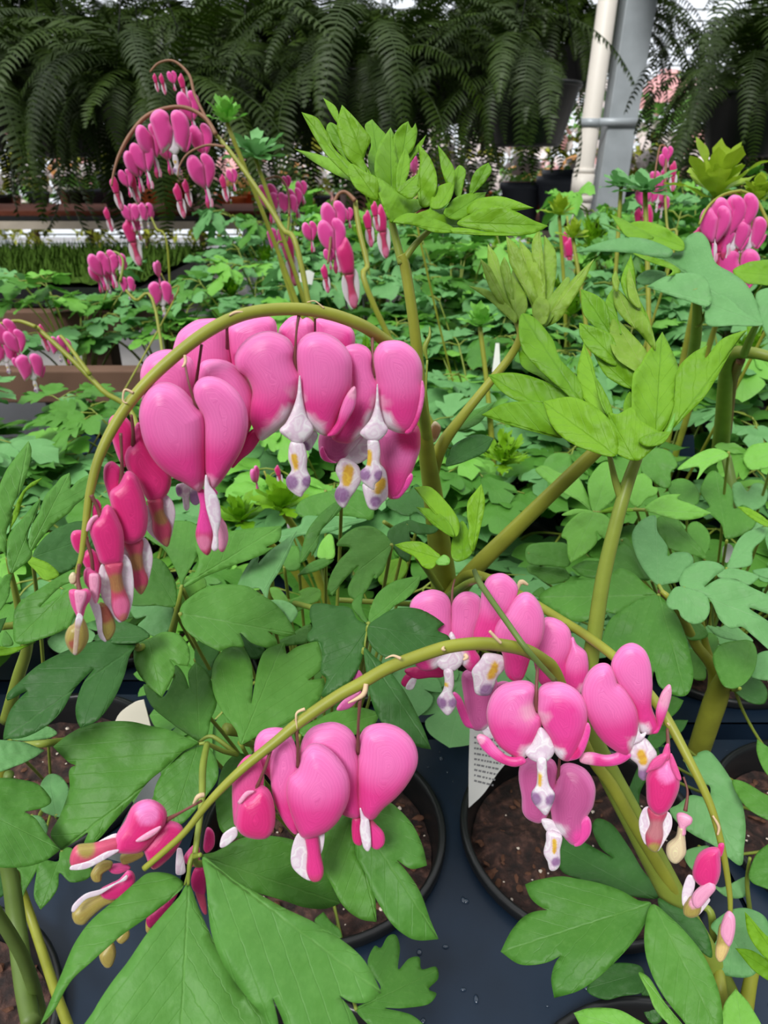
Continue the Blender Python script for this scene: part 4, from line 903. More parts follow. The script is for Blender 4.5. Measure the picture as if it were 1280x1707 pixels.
(PR2, 'z5', '352,300 280,302 205,365 178,430 206,450 212,530 228,572! 310,520 367,460 363,400! 390,432 440,457! 456,370 410,315', (352, 300), .46, 'leaf_light', dict(tip=(228, 572))),
(PR2, 'z5', '180,315 240,285 300,285 350,298 280,305 230,318', (350, 297), .468, 'leaf_light', {}),
(PR2, 'z5', '622,280 700,220 760,205 815,205! 798,230 880,260 977,305! 900,335 800,340 690,312', (630, 290), .46, 'leaf_light', dict(tip=(975, 305))),
(PR2, 'z5', '572,272 540,230 560,130 610,92 660,130 665,162 693,172 680,210 630,230 600,268', (575, 275), .47, 'leaf_light', {}),
(PR2, 'z5', '385,300 460,270 560,285 560,295 450,300', (385, 300), .465, 'leaf_bright', {}),
(PR2, 'z5', '600,60 600,0 680,-40 760,-20 797,50 762,90 762,160 720,172 660,130 612,92', (640, -40), .50, 'leaf_mid', {}),
(PR2, 'z5', '920,170 960,95 1000,80 1050,130 1092,190 1098,280 1150,262 1225,320 1180,400 1060,442 1030,365 950,290 970,270 920,200', (1060, 450), .50, 'leaf_mid', {}),
(PR2, 'z5', '1090,160 1130,140 1170,190 1200,150 1250,150 1280,200 1260,260 1200,290 1110,270', (1180, 290), .52, 'leaf_blue', {}),
(PR2, 'z5', '755,200 760,140 820,120 880,145 915,200 900,260 840,250', (840, 260), .52, 'leaf_mid', {}),
(PR2, 'z5', '800,75 840,30 920,-20 1000,-40 1070,0 960,60 900,128 910,60', (1070, -20), .48, 'leaf_light', {}),
(PR2, 'z5', '1150,0 1200,-60 1320,-60 1320,40 1200,76 1160,50', (1320, -20), .48, 'leaf_light', {}),
(PR2, 'z5', '1120,370 1160,345 1230,345 1260,370 1200,395 1140,398', (1260, 372), .50, 'leaf_blue', {}),
(PR2, 'z5', '1115,270! 1180,280 1250,320 1300,370 1280,380 1200,340', (1300, 370), .45, 'leaf_bright', {}),
(PR2, 'z5', '0,480 130,460 220,480 220,585 100,585 0,570', (0, 520), .50, 'leaf_mid', {}),
(PR2, 'z5', '0,580 100,590 190,600 220,655 120,685 40,640 0,620', (0, 600), .52, 'leaf_mid', {}),
(PR2, 'z5', '100,790 60,850 60,760 20,740 80,700', (100, 780), .5, 'leaf_mid', {}),
(PR2, 'z5', '480,460 530,440 600,560 650,660 600,640 550,560', (500, 450), .50, 'leaf_mid', {}),
(PR2, 'z5', '690,330 780,320 850,410 930,500 950,550 880,530 790,510 740,480 690,400', (720, 330), .50, 'leaf_mid', {}),
(PR2, 'z5', '850,380 900,350 960,400 970,470 930,540 870,470', (940, 550), .49, 'leaf_mid', {}),
(PR2, 'z5', '1060,600 1080,540 1120,450 1180,400 1280,380 1260,440 1200,500 1190,580 1100,600', (1060, 600), .45, 'leaf_blue', {}),
(PR2, 'z5', '1010,620 1100,600 1230,640 1210,670 1170,690 1110,660 1020,650', (1010, 630), .42, 'leaf_blue', {}),
(PR2, 'z5', '1200,610 1320,600 1320,660 1230,640', (1320, 630), .43, 'leaf_blue', {}),
# dark blade beside the flower, plant A
(PA, 't2', '-60,900 0,850 60,825 122,797! 80,860 40,900 -40,930', (-60, 930), .385, 'leaf_mid', {}),
(PA, 't2', '-100,1080 -70,1000 0,955 60,945 115,962! 80,1020 0,1060 -60,1080', (-110, 1090), .38, 'leaf_dark', {}),
(PA, 'z3', '892,240 840,180 760,90 672,-22! 760,-25 850,60 905,140 915,200', (900, 245), .27, 'leaf_bright', dict(m=.8)),
(PA, 'z3', '882,242 780,180 730,130 684,80! 780,98 860,165', (885, 245), .268, 'leaf_bright', dict(m=.8)),
(PA, 'z3', '985,320 960,250 965,190 955,120 960,50 1000,-5 1032,-42! 1050,40 1042,120 1010,260', (985, 330), .27, 'leaf_bright', dict(m=.9)),
(PA, 'z3', '568,282! 640,265 720,270 790,320 812,345 770,408 720,400 680,350 610,312', (860, 370), .27, 'leaf_bright', dict(m=.8)),
(PA, 'z3', '870,335 882,230 930,155 975,230 1000,290 960,350 900,372', (930, 380), .272, 'leaf_bright', dict(m=.9)),
(PA, 'z3', '790,370 830,335 862,355 855,388 800,390', (900, 390), .268, 'leaf_light', dict(m=.8)),
# tuft 1
(PA, 't1', '500,640 450,540 400,480 330,452 230,410 130,352 35,288! 130,308 230,345 330,420 420,500', (505, 645), .305, 'leaf_bright', dict(m=.7)),
(PA, 't1', '330,452 200,330 130,230 65,108! 140,135 185,200 230,290 330,380 400,480', (500, 640), .31, 'leaf_bright', dict(m=.85)),
(PA, 't1', '340,440 270,330 215,260 185,195 205,158 250,185 300,280 380,380', (490, 620), .313, 'leaf_bright', dict(m=.9)),
(PA, 't1', '440,480 340,380 280,320 250,240 238,160 262,73! 310,120 370,190 402,240 378,300 370,345 400,400', (490, 630), .316, 'leaf_bright', dict(m=.9)),
(PA, 't1', '170,38! 230,80 247,130 240,160 205,110', (240, 200), .325, 'leaf_bright', dict(m=.9)),
(PA, 't1', '410,480 388,330 402,260 372,175 407,143! 450,190 478,225 480,320 470,480', (480, 600), .32, 'leaf_bright', dict(m=.9)),
(PA, 't1', '520,560 430,430 420,350 440,270 470,220 497,183! 518,230 524,300 540,400', (505, 620), .31, 'leaf_bright', dict(m=.9)),
(PA, 't1', '520,320 512,230 545,175 582,152! 600,185 618,160! 627,210 605,290 560,340 520,420', (515, 560), .32, 'leaf_bright', dict(m=.9)),
(PA, 't1', '580,330 630,262 670,218! 650,270 610,330 560,400', (560, 420), .325, 'leaf_bright', dict(m=.9)),
(PA, 't1', '530,500 528,380 570,285 592,360 572,440', (530, 520), .308, 'leaf_bright', dict(m=.9)),
(PA, 't1', '430,540 330,478 290,390 310,358 380,398 432,430 440,510', (500, 630), .303, 'leaf_bright', dict(m=.8)),
(PA, 't1', '500,645 455,550 425,425 520,480 590,522 690,540! 620,592 520,635', (500, 645), .30, 'leaf_bright', dict(m=.75)),
(PA, 't1', '525,480 590,430 638,402! 630,470 645,475! 600,528 560,515', (520, 520), .302, 'leaf_bright', dict(m=.8)),
(PA, 't1', '640,560 625,430 640,350 632,268 690,330 722,420 716,500 690,560', (650, 640), .312, 'leaf_bright', dict(m=.9)),
(PA, 't1', '780,480 745,390 725,265! 770,320 808,390 805,480', (760, 620), .312, 'leaf_bright', dict(m=.9)),
(PA, 't1', '808,500 802,410 830,366 862,392 852,450 835,520', (790, 620), .314, 'leaf_bright', dict(m=.9)),
(PA, 't1', '880,510 885,450 905,400 940,368 972,353! 988,390 960,440 910,492', (860, 560), .315, 'leaf_bright', dict(m=.9)),
(PA, 't1', '690,570 700,510 735,465 802,453 790,530 740,575', (700, 620), .306, 'leaf_bright', dict(m=.85)),
(PA, 't1', '755,600 800,530 860,505 962,495! 930,570 830,630', (740, 640), .305, 'leaf_bright', dict(m=.8)),
(PA, 't1', '860,600 900,540 960,520 1050,520 1192,572! 1100,588 980,610', (850, 610), .31, 'leaf_bright', dict(m=.7)),
(PA, 't1', '820,650 900,595 1000,562 1100,588 1190,632 1262,660! 1180,698 1060,702 940,680', (790, 640), .305, 'leaf_bright', dict(m=.7)),
(PA, 't1', '510,640 580,598 680,615 780,655 830,689! 720,692 600,655', (510, 645), .298, 'leaf_bright', dict(m=.7)),
(PA, 't1', '600,620 700,575 800,580 900,620 972,670! 850,692 720,660', (640, 640), .302, 'leaf_bright', dict(m=.7)),
(PA, 't1', '690,685 830,668 960,688 1140,705 950,705 800,695', (700, 690), .307, 'leaf_bright', dict(m=.6)),
# tuft 3
(PA, 't2', '210,450 150,400 90,345 2,284! 80,300 150,345 215,410', (212, 450), .355, 'leaf_olive', dict(m=.9, fold=.2)),
(PA, 't2', '200,440 110,320 75,240 56,163! 100,205 150,300 210,410', (210, 450), .36, 'leaf_olive', dict(m=.9, fold=.2)),
(PA, 't2', '205,440 130,290 90,190 88,98! 130,155 160,260 205,380', (210, 450), .358, 'leaf_olive', dict(m=.9, fold=.2)),
(PA, 't2', '210,430 155,260 143,200 162,153! 187,210 205,340', (212, 450), .362, 'leaf_olive', dict(m=.9, fold=.2)),
(PA, 't2', '225,440 190,360 190,250 207,192! 237,260 265,370 240,430', (212, 450), .356, 'leaf_olive', dict(m=.9, fold=.2)),
(PA, 't2', '310,420 240,285 185,180 169,62! 222,110 262,200 310,330', (310, 430), .36, 'leaf_olive', dict(m=.9, fold=.2)),
(PA, 't2', '320,400 275,280 235,160 228,78! 290,150 325,230 345,340', (320, 430), .358, 'leaf_olive', dict(m=.9, fold=.2)),
(PA, 't2', '330,370 298,220 283,100 317,25! 332,130 345,300', (325, 420), .36, 'leaf_olive', dict(m=.9, fold=.2)),
(PA, 't2', '340,410 340,280 333,180 340,58! 388,130 392,230 370,340', (325, 430), .362, 'leaf_olive', dict(m=.9, fold=.2)),
(PA, 't2', '330,460 400,340 470,250 562,162! 520,255 465,350 400,440', (320, 470), .358, 'leaf_olive', dict(m=.9, fold=.2)),
(PA, 't2', '310,460 345,360 395,295 440,245 455,260 410,370 350,460', (310, 470), .354, 'leaf_olive', dict(m=.9, fold=.2)),
(PA, 't2', '300,450 285,380 320,330 365,370 345,450', (310, 470), .35, 'leaf_olive', dict(m=.9, fold=.2)),
# tuft 2 (plant B)
(PB, 't2', '650,1042 520,1010 430,965 370,900 333,798! 450,778 540,808 620,870 665,960', (660, 1040), .285, 'leaf_bright', dict(m=.8)),
(PB, 't2', '420,960 300,935 180,902 60,858! 150,810 250,798 340,812 380,900', (640, 1030), .29, 'leaf_bright', dict(m=.75)),
(PB, 't2', '480,800 330,805 220,795 140,745 88,680! 200,670 320,700 440,760', (630, 1000), .30, 'leaf_bright', dict(m=.75)),
(PB, 't2', '450,760 320,690 240,640 223,555! 310,590 420,650 500,740', (600, 960), .31, 'leaf_bright', dict(m=.85)),
(PB, 't2', '510,820 400,730 300,640 240,560 225,470 240,408 300,430 375,520 410,610 490,700', (620, 980), .305, 'leaf_bright', dict(m=.85)),
(PB, 't2', '640,880 560,835 500,760 485,660 515,538! 552,620 572,700 610,790', (640, 960), .295, 'leaf_bright', dict(m=.9)),
(PB, 't2', '600,830 575,760 562,680! 600,740 640,830 640,880', (650, 960), .293, 'leaf_bright', dict(m=.9)),
(PB, 't2', '850,940 730,940 728,800 733,680 765,635 790,590 830,540 863,488! 900,560 937,660 925,760 900,860', (830, 1000), .292, 'leaf_bright', dict(m=.9)),
(PB, 't2', '870,940 915,790 930,660 990,590 1064,548! 1056,605 1130,520 1244,478! 1180,560 1107,690! 1050,780 980,850 915,915', (850, 1000), .295, 'leaf_bright', dict(m=.85, tip=(1240, 480))),
(PB, 't2', '740,742 620,690 553,578! 620,595 700,625 765,655', (790, 800), .315, 'leaf_bright', dict(m=.85)),
(PB, 't2', '660,640 550,580 500,510 493,448! 570,470 635,500 660,560', (760, 720), .32, 'leaf_bright', dict(m=.9)),
(PB, 't2', '640,520 520,420 500,298! 570,325 618,370 630,460', (740, 660), .322, 'leaf_bright', dict(m=.9)),
(PB, 't2', '790,680 680,625 640,570 628,500 650,430 730,500 800,590', (820, 720), .312, 'leaf_olive', dict(m=.9)),
(PB, 't2', '830,570 760,490 690,430 650,365 655,295 720,350 790,420 825,500', (840, 660), .314, 'leaf_olive', dict(m=.9)),
(PB, 't2', '680,500 610,425 618,335 677,262! 660,330 665,420', (730, 620), .318, 'leaf_bright', dict(m=.9)),
(PB, 't2', '815,500 740,390 680,270 725,145! 742,220 752,320 800,420', (840, 620), .318, 'leaf_bright', dict(m=.9)),
(PB, 't2', '650,300 640,250 657,215! 672,262 665,310', (700, 420), .325, 'leaf_olive', dict(m=.9)),
(PB, 't2', '720,350 705,250 715,205! 735,260 770,380', (800, 500), .316, 'leaf_olive', dict(m=.9)),
(PB, 't2', '740,1062 640,1005 625,850 665,855 730,825 765,880 860,950 800,1030', (740, 1062), .283, 'leaf_bright', dict(m=.8)),
(PB, 't2', '760,965 830,935 905,933! 865,985 790,998', (740, 1050), .28, 'leaf_bright', dict(m=.8)),
(PB, 't2', '690,830 720,755 745,830 740,920', (740, 1000), .30, 'leaf_bright', dict(m=.9)),
(PB, 't2', '840,1000 880,930 920,850 905,930 850,1000', (830, 1010), .287, 'leaf_light', dict(m=.9)),
# big teal leaf top right
(PT, 't3', '-5,365! 120,310 280,268 400,264 520,290 645,352 600,402 400,372 200,358', (800, 420), .52, 'leaf_blue', dict(tip=(0, 365))),
(PT, 't3', '570,382 720,350 718,290 770,240 832,230 885,290 930,430 1040,500 1130,570 1192,670 1222,760 1240,850 1120,800 1000,700 880,665 820,560 700,492 600,420', (1240, 850), .49, 'leaf_blue', dict(tip=(570, 385))),
(PT, 't3', '470,592! 600,522 720,500 820,508 880,560 905,680 870,725 760,692 600,640', (1000, 720), .495, 'leaf_blue', dict(tip=(470, 592))),
(PT, 't3', '873,845 868,700 890,655 1000,655 1110,750 1250,845 1050,852', (1250, 845), .48, 'leaf_blue', {}),
(PT, 't3', '715,350 640,345 520,300 420,230 345,180 430,155 560,180 660,240 718,295', (730, 330), .54, 'leaf_bright', {}),
(PT, 't3', '510,275 350,262 290,200 228,108! 330,150 400,190 520,260', (520, 270), .545, 'leaf_bright', {}),
(PT, 't3', '158,168! 240,188 335,245 300,232', (420, 280), .545, 'leaf_mid', {}),
(PT, 't3', '1045,490 1120,440 1200,420 1320,425 1320,570 1200,575 1130,565', (1330, 520), .52, 'leaf_bright', {}),
(PT, 't3', '380,370 480,390 600,420 700,490 610,525! 640,480 500,430', (380, 370), .53, 'leaf_bright', {}),
(PT, 't3', '400,540 480,480 600,500 560,560 450,580', (700, 490), .55, 'leaf_blue', {}),
(PT, 't3', '1200,640 1280,600 1330,620 1330,1000 1260,900 1215,760', (1300, 640), .5, 'leaf_blue', {}),
]
for pl, z, ol, base, dep, mat, kw in LEAVES:
    if mat in ('leaf_bright', 'leaf_olive'): kw = dict(kw); kw['m'] = kw.get('m', .5)*random.uniform(.6, 1.0); kw['side'] = random.uniform(-.9, .9); kw.setdefault('fold', .28); kw['ripple'] = .05
    lf = hleaf(pl, z, ol, base, dep, mat, **kw)
    if dep >= .30 and mat not in ('leaf_bright', 'leaf_olive', 'leaf_fresh') and z not in ('t1', 't2', 't3') and pl is not PB:
        ox, oy, s_ = Z[z]; b0 = P(ox+base[0]/s_, oy+base[1]/s_, dep); c0 = Vector(pl.location); q = MB()
        back = (b0-CAM).normalized()*.012
        mid = b0*.62+c0*.38+Vector((0, 0, -.01))+back
        q.tube(crom([tuple(b0), tuple(b0+(mid-b0)*.35+back+Vector((0, 0, -.004))), tuple(mid), tuple(c0+Vector((random.uniform(-.01, .01), random.uniform(-.01, .01), -.01)))], 5), .0010, 6)
        q.build('petiole', 'stem_green', lf)
# petioles and stems seen between the traced leaves
for pl, pts, mat in [
 (PL, [(520, 1330, .50, 14), (470, 1270, .42, 14), (440, 1245, .36, 12), (400, 1238, .315, 9)], 'stem_green'), (PL, [(440, 1245, .36, 11), (410, 1240, .31, 6), (402, 1237, .31, 5)], 'stem_green'),
 (PL, [(395, 1258, .31, 8), (372, 1252, .30, 8), (345, 1240, .293, 7), (332, 1240, .292, 5)], 'stem_green'), (PL, [(395, 1258, .31, 8), (355, 1228, .31, 7), (333, 1236, .31, 5)], 'stem_green'),
 (PL, [(375, 1215, .40, 20), (440, 1225, .42, 16), (480, 1225, .44, 14)], 'stem_green'),
 (PL, [(270, 1110, .44, 13), (285, 1060, .38, 13), (297, 1010, .345, 9), (303, 975, .34, 5)], 'stem_green'),
 (PL, [(335, 1440, .26, 12), (325, 1430, .236, 10), (336, 1340, .25, 11), (338, 1280, .27, 12), (345, 1240, .29, 10)], 'stem_green'),
 (PL, [(322, 1425, .234, 9), (316, 1440, .232, 8), (314, 1475, .232, 5)], 'stem_green'), (PL, [(322, 1428, .234, 9), (334, 1425, .229, 7)], 'stem_green'), (PL, [(322, 1428, .234, 8), (308, 1475, .235, 4)], 'stem_green'),
 (PL, [(470, 1000, .45, 9), (545, 1020, .36, 9), (610, 1043, .315, 6)], 'stem_green'), (PL, [(610, 1150, .32, 6), (608, 1080, .305, 4), (614, 1044, .31, 4)], 'stem_green'), (PL, [(560, 1000, .45, 9), (650, 1005, .46, 9), (720, 1010, .5, 10)], 'stem_green'),
 (PL, [(450, 1035, .46, 10), (452, 980, .44, 11), (447, 930, .42, 10)], 'stem_green'), (PL, [(735, 985, .46, 12), (712, 950, .44, 11), (695, 930, .42, 8)], 'stem_green'),
 (PL, [(640, 870, .42, 7), (690, 905, .46, 8), (720, 930, .5, 9)], 'stem_green'),
 (PLL, [(52, 1707, .30, 30), (40, 1640, .32, 31), (30, 1560, .34, 30), (20, 1480, .345, 27), (8, 1420, .345, 22), (5, 1350, .34, 18), (15, 1290, .33, 16)], 'stem_dark'),
 (PLL, [(125, 1740, .33, 17), (95, 1660, .37, 16), (65, 1570, .41, 15), (38, 1490, .42, 14), (15, 1430, .40, 13)], 'stem_olive'),
 (PLL, [(10, 1200, .36, 20), (30, 1130, .33, 20), (45, 1080, .31, 18), (40, 1045, .29, 14), (0, 1045, .28, 12)], 'stem_green'), (PLL, [(42, 1080, .31, 12), (28, 1000, .29, 11), (12, 930, .272, 6)], 'stem_green'),
 (PLL, [(20, 1245, .34, 14), (70, 1240, .33, 13), (110, 1235, .35, 12)], 'stem_green'), (PLL, [(-10, 1390, .36, 20), (0, 1300, .36, 22), (20, 1240, .35, 22)], 'stem_olive'),
 (PLL, [(230, 1080, .29, 12), (262, 1072, .33, 11), (285, 1065, .38, 10)], 'stem_green'), (PLL, [(200, 1050, .32, 8), (228, 1075, .287, 9)], 'stem_green'),
 (PLL, [(70, 1700, .33, 20), (40, 1600, .30, 22), (-20, 1500, .28, 20)], 'stem_dark'),
 (PR_, [(1160, 1265, .50, 34), (1178, 1210, .47, 36), (1195, 1160, .45, 36), (1210, 1120, .43, 22), (1225, 1090, .42, 14)], 'stem_olive'),
 (PR_, [(1165, 1255, .50, 28), (1185, 1185, .48, 26), (1190, 1120, .46, 20), (1160, 1075, .44, 17), (1140, 1035, .42, 14), (1118, 1000, .40, 11), (1102, 985, .40, 8)], 'stem_olive'),
 (PR_, [(1190, 1120, .46, 14), (1175, 1070, .45, 12), (1168, 1030, .44, 10)], 'stem_olive'), (PR_, [(1140, 1035, .42, 8), (1110, 995, .40, 7), (1098, 975, .405, 6)], 'stem_green'),
 (PR_, [(1200, 1640, .38, 16), (1190, 1560, .37, 14), (1180, 1515, .37, 12), (1135, 1510, .38, 8)], 'stem_green'), (PR_, [(1205, 1700, .34, 22), (1200, 1640, .34, 20), (1195, 1590, .36, 16)], 'stem_olive'), (PR_, [(1240, 1700, .35, 26), (1250, 1640, .35, 22), (1262, 1590, .35, 18)], 'stem_olive'),
 (PR_, [(1250, 1520, .40, 8), (1245, 1470, .39, 7), (1250, 1430, .38, 5)], 'stem_green'),
 (PR2, [(1100, 985, .41, 9), (1110, 1000, .42, 9), (1135, 1010, .44, 9)], 'stem_red'), (PR2, [(990, 855, .47, 6), (1040, 850, .47, 6), (1075, 850, .46, 6)], 'stem_green'),
 (PR2, [(1210, 760, .60, 16), (1222, 820, .6, 17), (1225, 870, .62, 18)], 'stem_dark'),
 (PT, [(1150, 620, .62, 17), (1160, 560, .56, 18), (1162, 510, .52, 15), (1158, 480, .51, 11)], 'stem_green'), (PT, [(1162, 545, .54, 9), (1175, 525, .53, 8), (1180, 515, .51, 6)], 'stem_green'),
 (PT, [(1300, 600, .56, 16), (1250, 588, .57, 20), (1215, 600, .6, 22), (1205, 700, .68, 26), (1200, 760, .75, 28)], 'stem_green'), (PT, [(1240, 590, .56, 14), (1252, 560, .52, 12), (1262, 540, .49, 9)], 'stem_green'),
 (PT, [(1235, 600, .58, 14), (1220, 640, .64, 16), (1210, 720, .72, 18)], 'stem_red'),
]:
    stempart(pl, pts, 'petiole' if pts[0][3] < 16 else 'stem', mat)
# withered flower on the centre stem
hflower(PA, 'b', (1220, 800), .37, [('Y', '1205,840 1200,770 1225,722 1258,750 1250,800 1225,840', 0, [(1230, 780, 60, (.35, .2, .08))])], name='withered_bud')
tag(PT, cat='plant')
# ------------------------------------------------------------------ leaf templates for the plants farther back
def sheet_local(outline, n_in, fold, droop, ripple, seed, width=1.0):
    """returns verts (x lateral, y along, z) in unit length"""
    poly = smooth_closed([(x*width, y, s) for x, y, s in outline], .06)
    v, f, d = fill(poly, n_in)
    out = []
    for x, y in v:
        z = fold*(abs(x)-1.2*x*x)-droop*y*y-.3*droop*x*x+ripple*noise.noise(Vector((x*4+seed, y*4, seed)))
        out.append((x, y, z))
    return out, f, [(y, x) for x, y in v]
OUT = []
def sym(half):
    return [(x, y, s) for x, y, s in half]+[(-x*random.uniform(.92, 1.08), y*random.uniform(.97, 1.03), s) for x, y, s in reversed(half) if x > .001]
random.seed(11)
OUT.append(sym([(0, 0, True), (.14, .10, False), (.33, .30, False), (.46, .52, False), (.44, .68, True), (.33, .66, False), (.22, .60, True), (.30, .74, False), (.22, .90, False), (0, 1.02, True)]))
OUT.append(sym([(0, 0, True), (.12, .12, False), (.26, .34, False), (.40, .50, False), (.47, .66, True), (.34, .66, False), (.17, .56, True), (.24, .72, False), (.26, .86, True), (.12, .92, False), (0, 1.05, True)]))
OUT.append(sym([(0, 0, True), (.15, .14, False), (.27, .38, False), (.30, .60, False), (.22, .82, False), (0, 1.0, True)]))
OUT.append(sym([(0, 0, True), (.17, .06, False), (.42, .26, False), (.52, .42, True), (.44, .48, False), (.28, .46, True), (.40, .62, False), (.38, .80, True), (.26, .84, False), (.16, .74, True), (.14, .90, False), (0, 1.0, True)]))
LT = {}
def leaf_template(var, matname, stemmat='stem_green', s=.056):
    key = (var, matname)
    if key in LT: return LT[key]
    rnd = random.Random(var*17+3); mb = MB(); r = .085+.02*rnd.random(); h = .20
    pet = [(0, 0, 0), (r*.18, 0, h*.35), (r*.5, 0, h*.72), (r, 0, h)]
    q = crom(pet, 5); mb.tube(q, [.0026-.0014*i/len(q) for i in range(len(q))], 6)
    nst = 0; stem_faces = len(mb.f)
    tufts = [((r, 0, h), 0, .040, 1.0), ((r*.97, 0, h*.985), 62, .034, .9), ((r*.97, 0, h*.985), -62, .034, .9)]
    lv = []
    for (o, ang, ln, sc) in tufts:
        ang += rnd.uniform(-10, 10); a = math.radians(ang); d = Vector((math.cos(a), math.sin(a), rnd.uniform(-.15, .15)))
        e = Vector(o)+d*ln; mb.tube([o, Vector(o)+d*ln*.5+Vector((0, 0, .003)), e], [.0012, .001, .0007], 5)
        for k, da in enumerate((0, 55, -55)):
            lv.append((e if k == 0 else Vector(o)+d*ln*.8, ang+da+rnd.uniform(-12, 12), s*sc*(1.1 if k == 0 else .85)*rnd.uniform(.85, 1.15)))
    stem_faces = len(mb.f)
    for e, ang, L in lv:
        ol = OUT[rnd.choice([0, 0, 1, 1, 3, 2])]
        v, f, uv = sheet_local(ol, .13, rnd.uniform(.08, .30), rnd.uniform(.05, .35), .08, rnd.random()*9, rnd.uniform(.9, 1.1))
        R = Matrix.Rotation(math.radians(ang-90), 3, 'Z') @ Matrix.Rotation(math.radians(rnd.uniform(-20, 22)), 3, 'X') @ Matrix.Rotation(math.radians(rnd.uniform(-22, 22)), 3, 'Y')
        mb.add([e+R @ (Vector(p)*L) for p in v], f, None, None, uv)
    me = mb.mesh('leaf'); me.materials.append(MATS[matname]); me.materials.append(MATS[stemmat])
    mi = [1 if i < stem_faces else 0 for i in range(len(me.polygons))]; me.polygons.foreach_set('material_index', mi)
    LT[key] = me; return me
# bright young shoot tuft
def tuft_template(var, matname='leaf_bright'):
    key = ('tuft', var, matname)
    if key in LT: return LT[key]
    rnd = random.Random(var+90); mb = MB(); h = .17
    mb.tube([(0, 0, 0), (.01, 0, h*.5), (.012, 0, h)], [.003, .0026, .002], 6); sf = len(mb.f)
    for k in range(11):
        ang = k*137.5; tilt = 15+k*5.5
        v, f, uv = sheet_local(OUT[rnd.choice([0, 1, 2])], .16, .3, .1, .08, rnd.random()*9, .75)
        R = Matrix.Rotation(math.radians(ang), 3, 'Z') @ Matrix.Rotation(math.radians(90-tilt), 3, 'X')
        mb.add([Vector((.012, 0, h-.004))+R @ (Vector(p)*rnd.uniform(.028, .042)) for p in v], f, None, None, uv)
    me = mb.mesh('young_leaves'); me.materials.append(MATS[matname]); me.materials.append(MATS['stem_green'])
    me.polygons.foreach_set('material_index', [1 if i < sf else 0 for i in range(len(me.polygons))])
    LT[key] = me; return me

# ------------------------------------------------------------------ flower templates (hearts, unit = flower width)
FT = {}
def flower_template(name, z, anchor, wpx, pieces, res=.6):
    ox, oy, s = Z[z]; ax, ay = ox+anchor[0]/s, oy+anchor[1]/s
    mo, mi = MB(), MB()
    spec = {'L': (.62, PINK, PINKL), 'T': (.7, PINK, PINKL), 'C': (.8, mixc(BUD, BROWN, .35), None), 'W': (.2, WHITE, None), 'I': (.45, WHITE, None), 'R': (.68, BUD, mixc(BUD, PINKL, .4))}
    for pc in pieces:
        k, base, rim = spec[pc[0]]; pts = parse(pc[1], z)
        xs = [p[0] for p in pts]; ys = [p[1] for p in pts]; size = max(max(xs)-min(xs), max(ys)-min(ys))
        poly = smooth_closed(pts, size/26); off = pc[2]*.02
        sp = [(ox+a/s, oy+b/s, r/s, c) for a, b, r, c in (pc[3] if len(pc) > 3 else [])]
        inflate(mi if pc[0] in 'WI' else mo, poly, lambda x, y, h: Vector(((x-ax)/wpx, -(off)-h/wpx, -(y-ay)/wpx*1.12)), k, spots_col(base, sp, rim), 1, res, unit=.03/wpx)
    a = mo.mesh('flower'); a.materials.append(MATS['petal'])
    b = mi.mesh('inner_petals'); b.materials.append(MATS['petal'])
    FT[name] = (a, b)
flower_template('open', 'b', (405, 410), 190, [
 ('L', '406,418 385,350 390,300 360,240 300,203 230,190 150,213 80,270 46,340 60,410 90,540 135,700 160,770 195,828 260,790 320,745 370,690 400,610 422,520 425,455', 0, [(250, 800, 75, WS), (330, 760, 85, WS)]),
 ('L', '418,418 410,330 420,260 470,208 540,195 620,220 690,280 725,350 730,430 722,520 690,610 655,690 630,765 605,800 560,795 500,752 455,700 432,600 425,480', 0, [(500, 770, 75, WS), (450, 720, 60, WS)]),
 ('T', '590,806 640,800 680,755 720,690 750,630 758,560 750,515 720,540 690,590 668,650 648,720 615,772', 1),
 ('I', '425,450 440,580 465,690 502,755 490,800 440,845 400,850 360,822 308,776 345,730 385,650 412,560', 1),
 ('I', '375,842 440,845 466,920 465,1000 486,1055 480,1100 448,1140 432,1165 400,1152 357,1112 347,1060 378,1008 360,930', 1, [(376, 1075, 50, PURP), (470, 1072, 38, PURP), (398, 950, 30, YEL)])])
flower_template('closed', 'a', (825, 715), 178, [
 ('C', '815,1190 832,1290 815,1400 806,1470 832,1545 876,1580 900,1530 908,1440 885,1330 862,1210', 0, [(860, 1320, 170, PINK)]),
 ('C', '925,1330 960,1370 985,1410 994,1490 968,1560 942,1545 920,1440', 0, [(955, 1460, 120, PALE)]),
 ('L', '826,722 770,655 710,595 630,563 560,578 502,640 474,740 488,860 520,950 580,1040 660,1110 740,1152 822,1200 850,1160 864,1090 863,950 860,810 848,745', 0),
 ('L', '832,718 800,655 797,595 830,545 890,529 960,548 1040,610 1090,690 1109,780 1100,870 1070,960 1010,1060 950,1145 905,1185 880,1140 866,1080 863,950 862,800 850,745', 0),
 ('I', '865,1110 885,1170 922,1220 945,1290 951,1370 936,1450 936,1540 916,1558 900,1540 910,1460 890,1380 868,1300 858,1200', 1)])
flower_template('bud', 'd', (505, 125), 55, [
 ('C', '488,685 642,665 640,780 660,900 700,1000 718,1080 688,1195 640,1222 580,1170 550,1080 545,960 530,840', 0, [(640, 1080, 130, mixc(BUD, PALE, .5))]),
 ('R', '430,230 470,155 510,125 555,160 610,260 650,370 661,500 656,600 640,670 560,692 490,690 440,660 410,580 375,480 345,380 358,300 400,250', 0),
 ('W', '458,690 520,800 545,950 552,1090 645,1224 615,1232 540,1150 480,1050 437,930 424,800', 0), ('W', '655,600 720,660 747,800 752,920 737,1060 690,1205 716,1080 665,900 640,780', 0)])
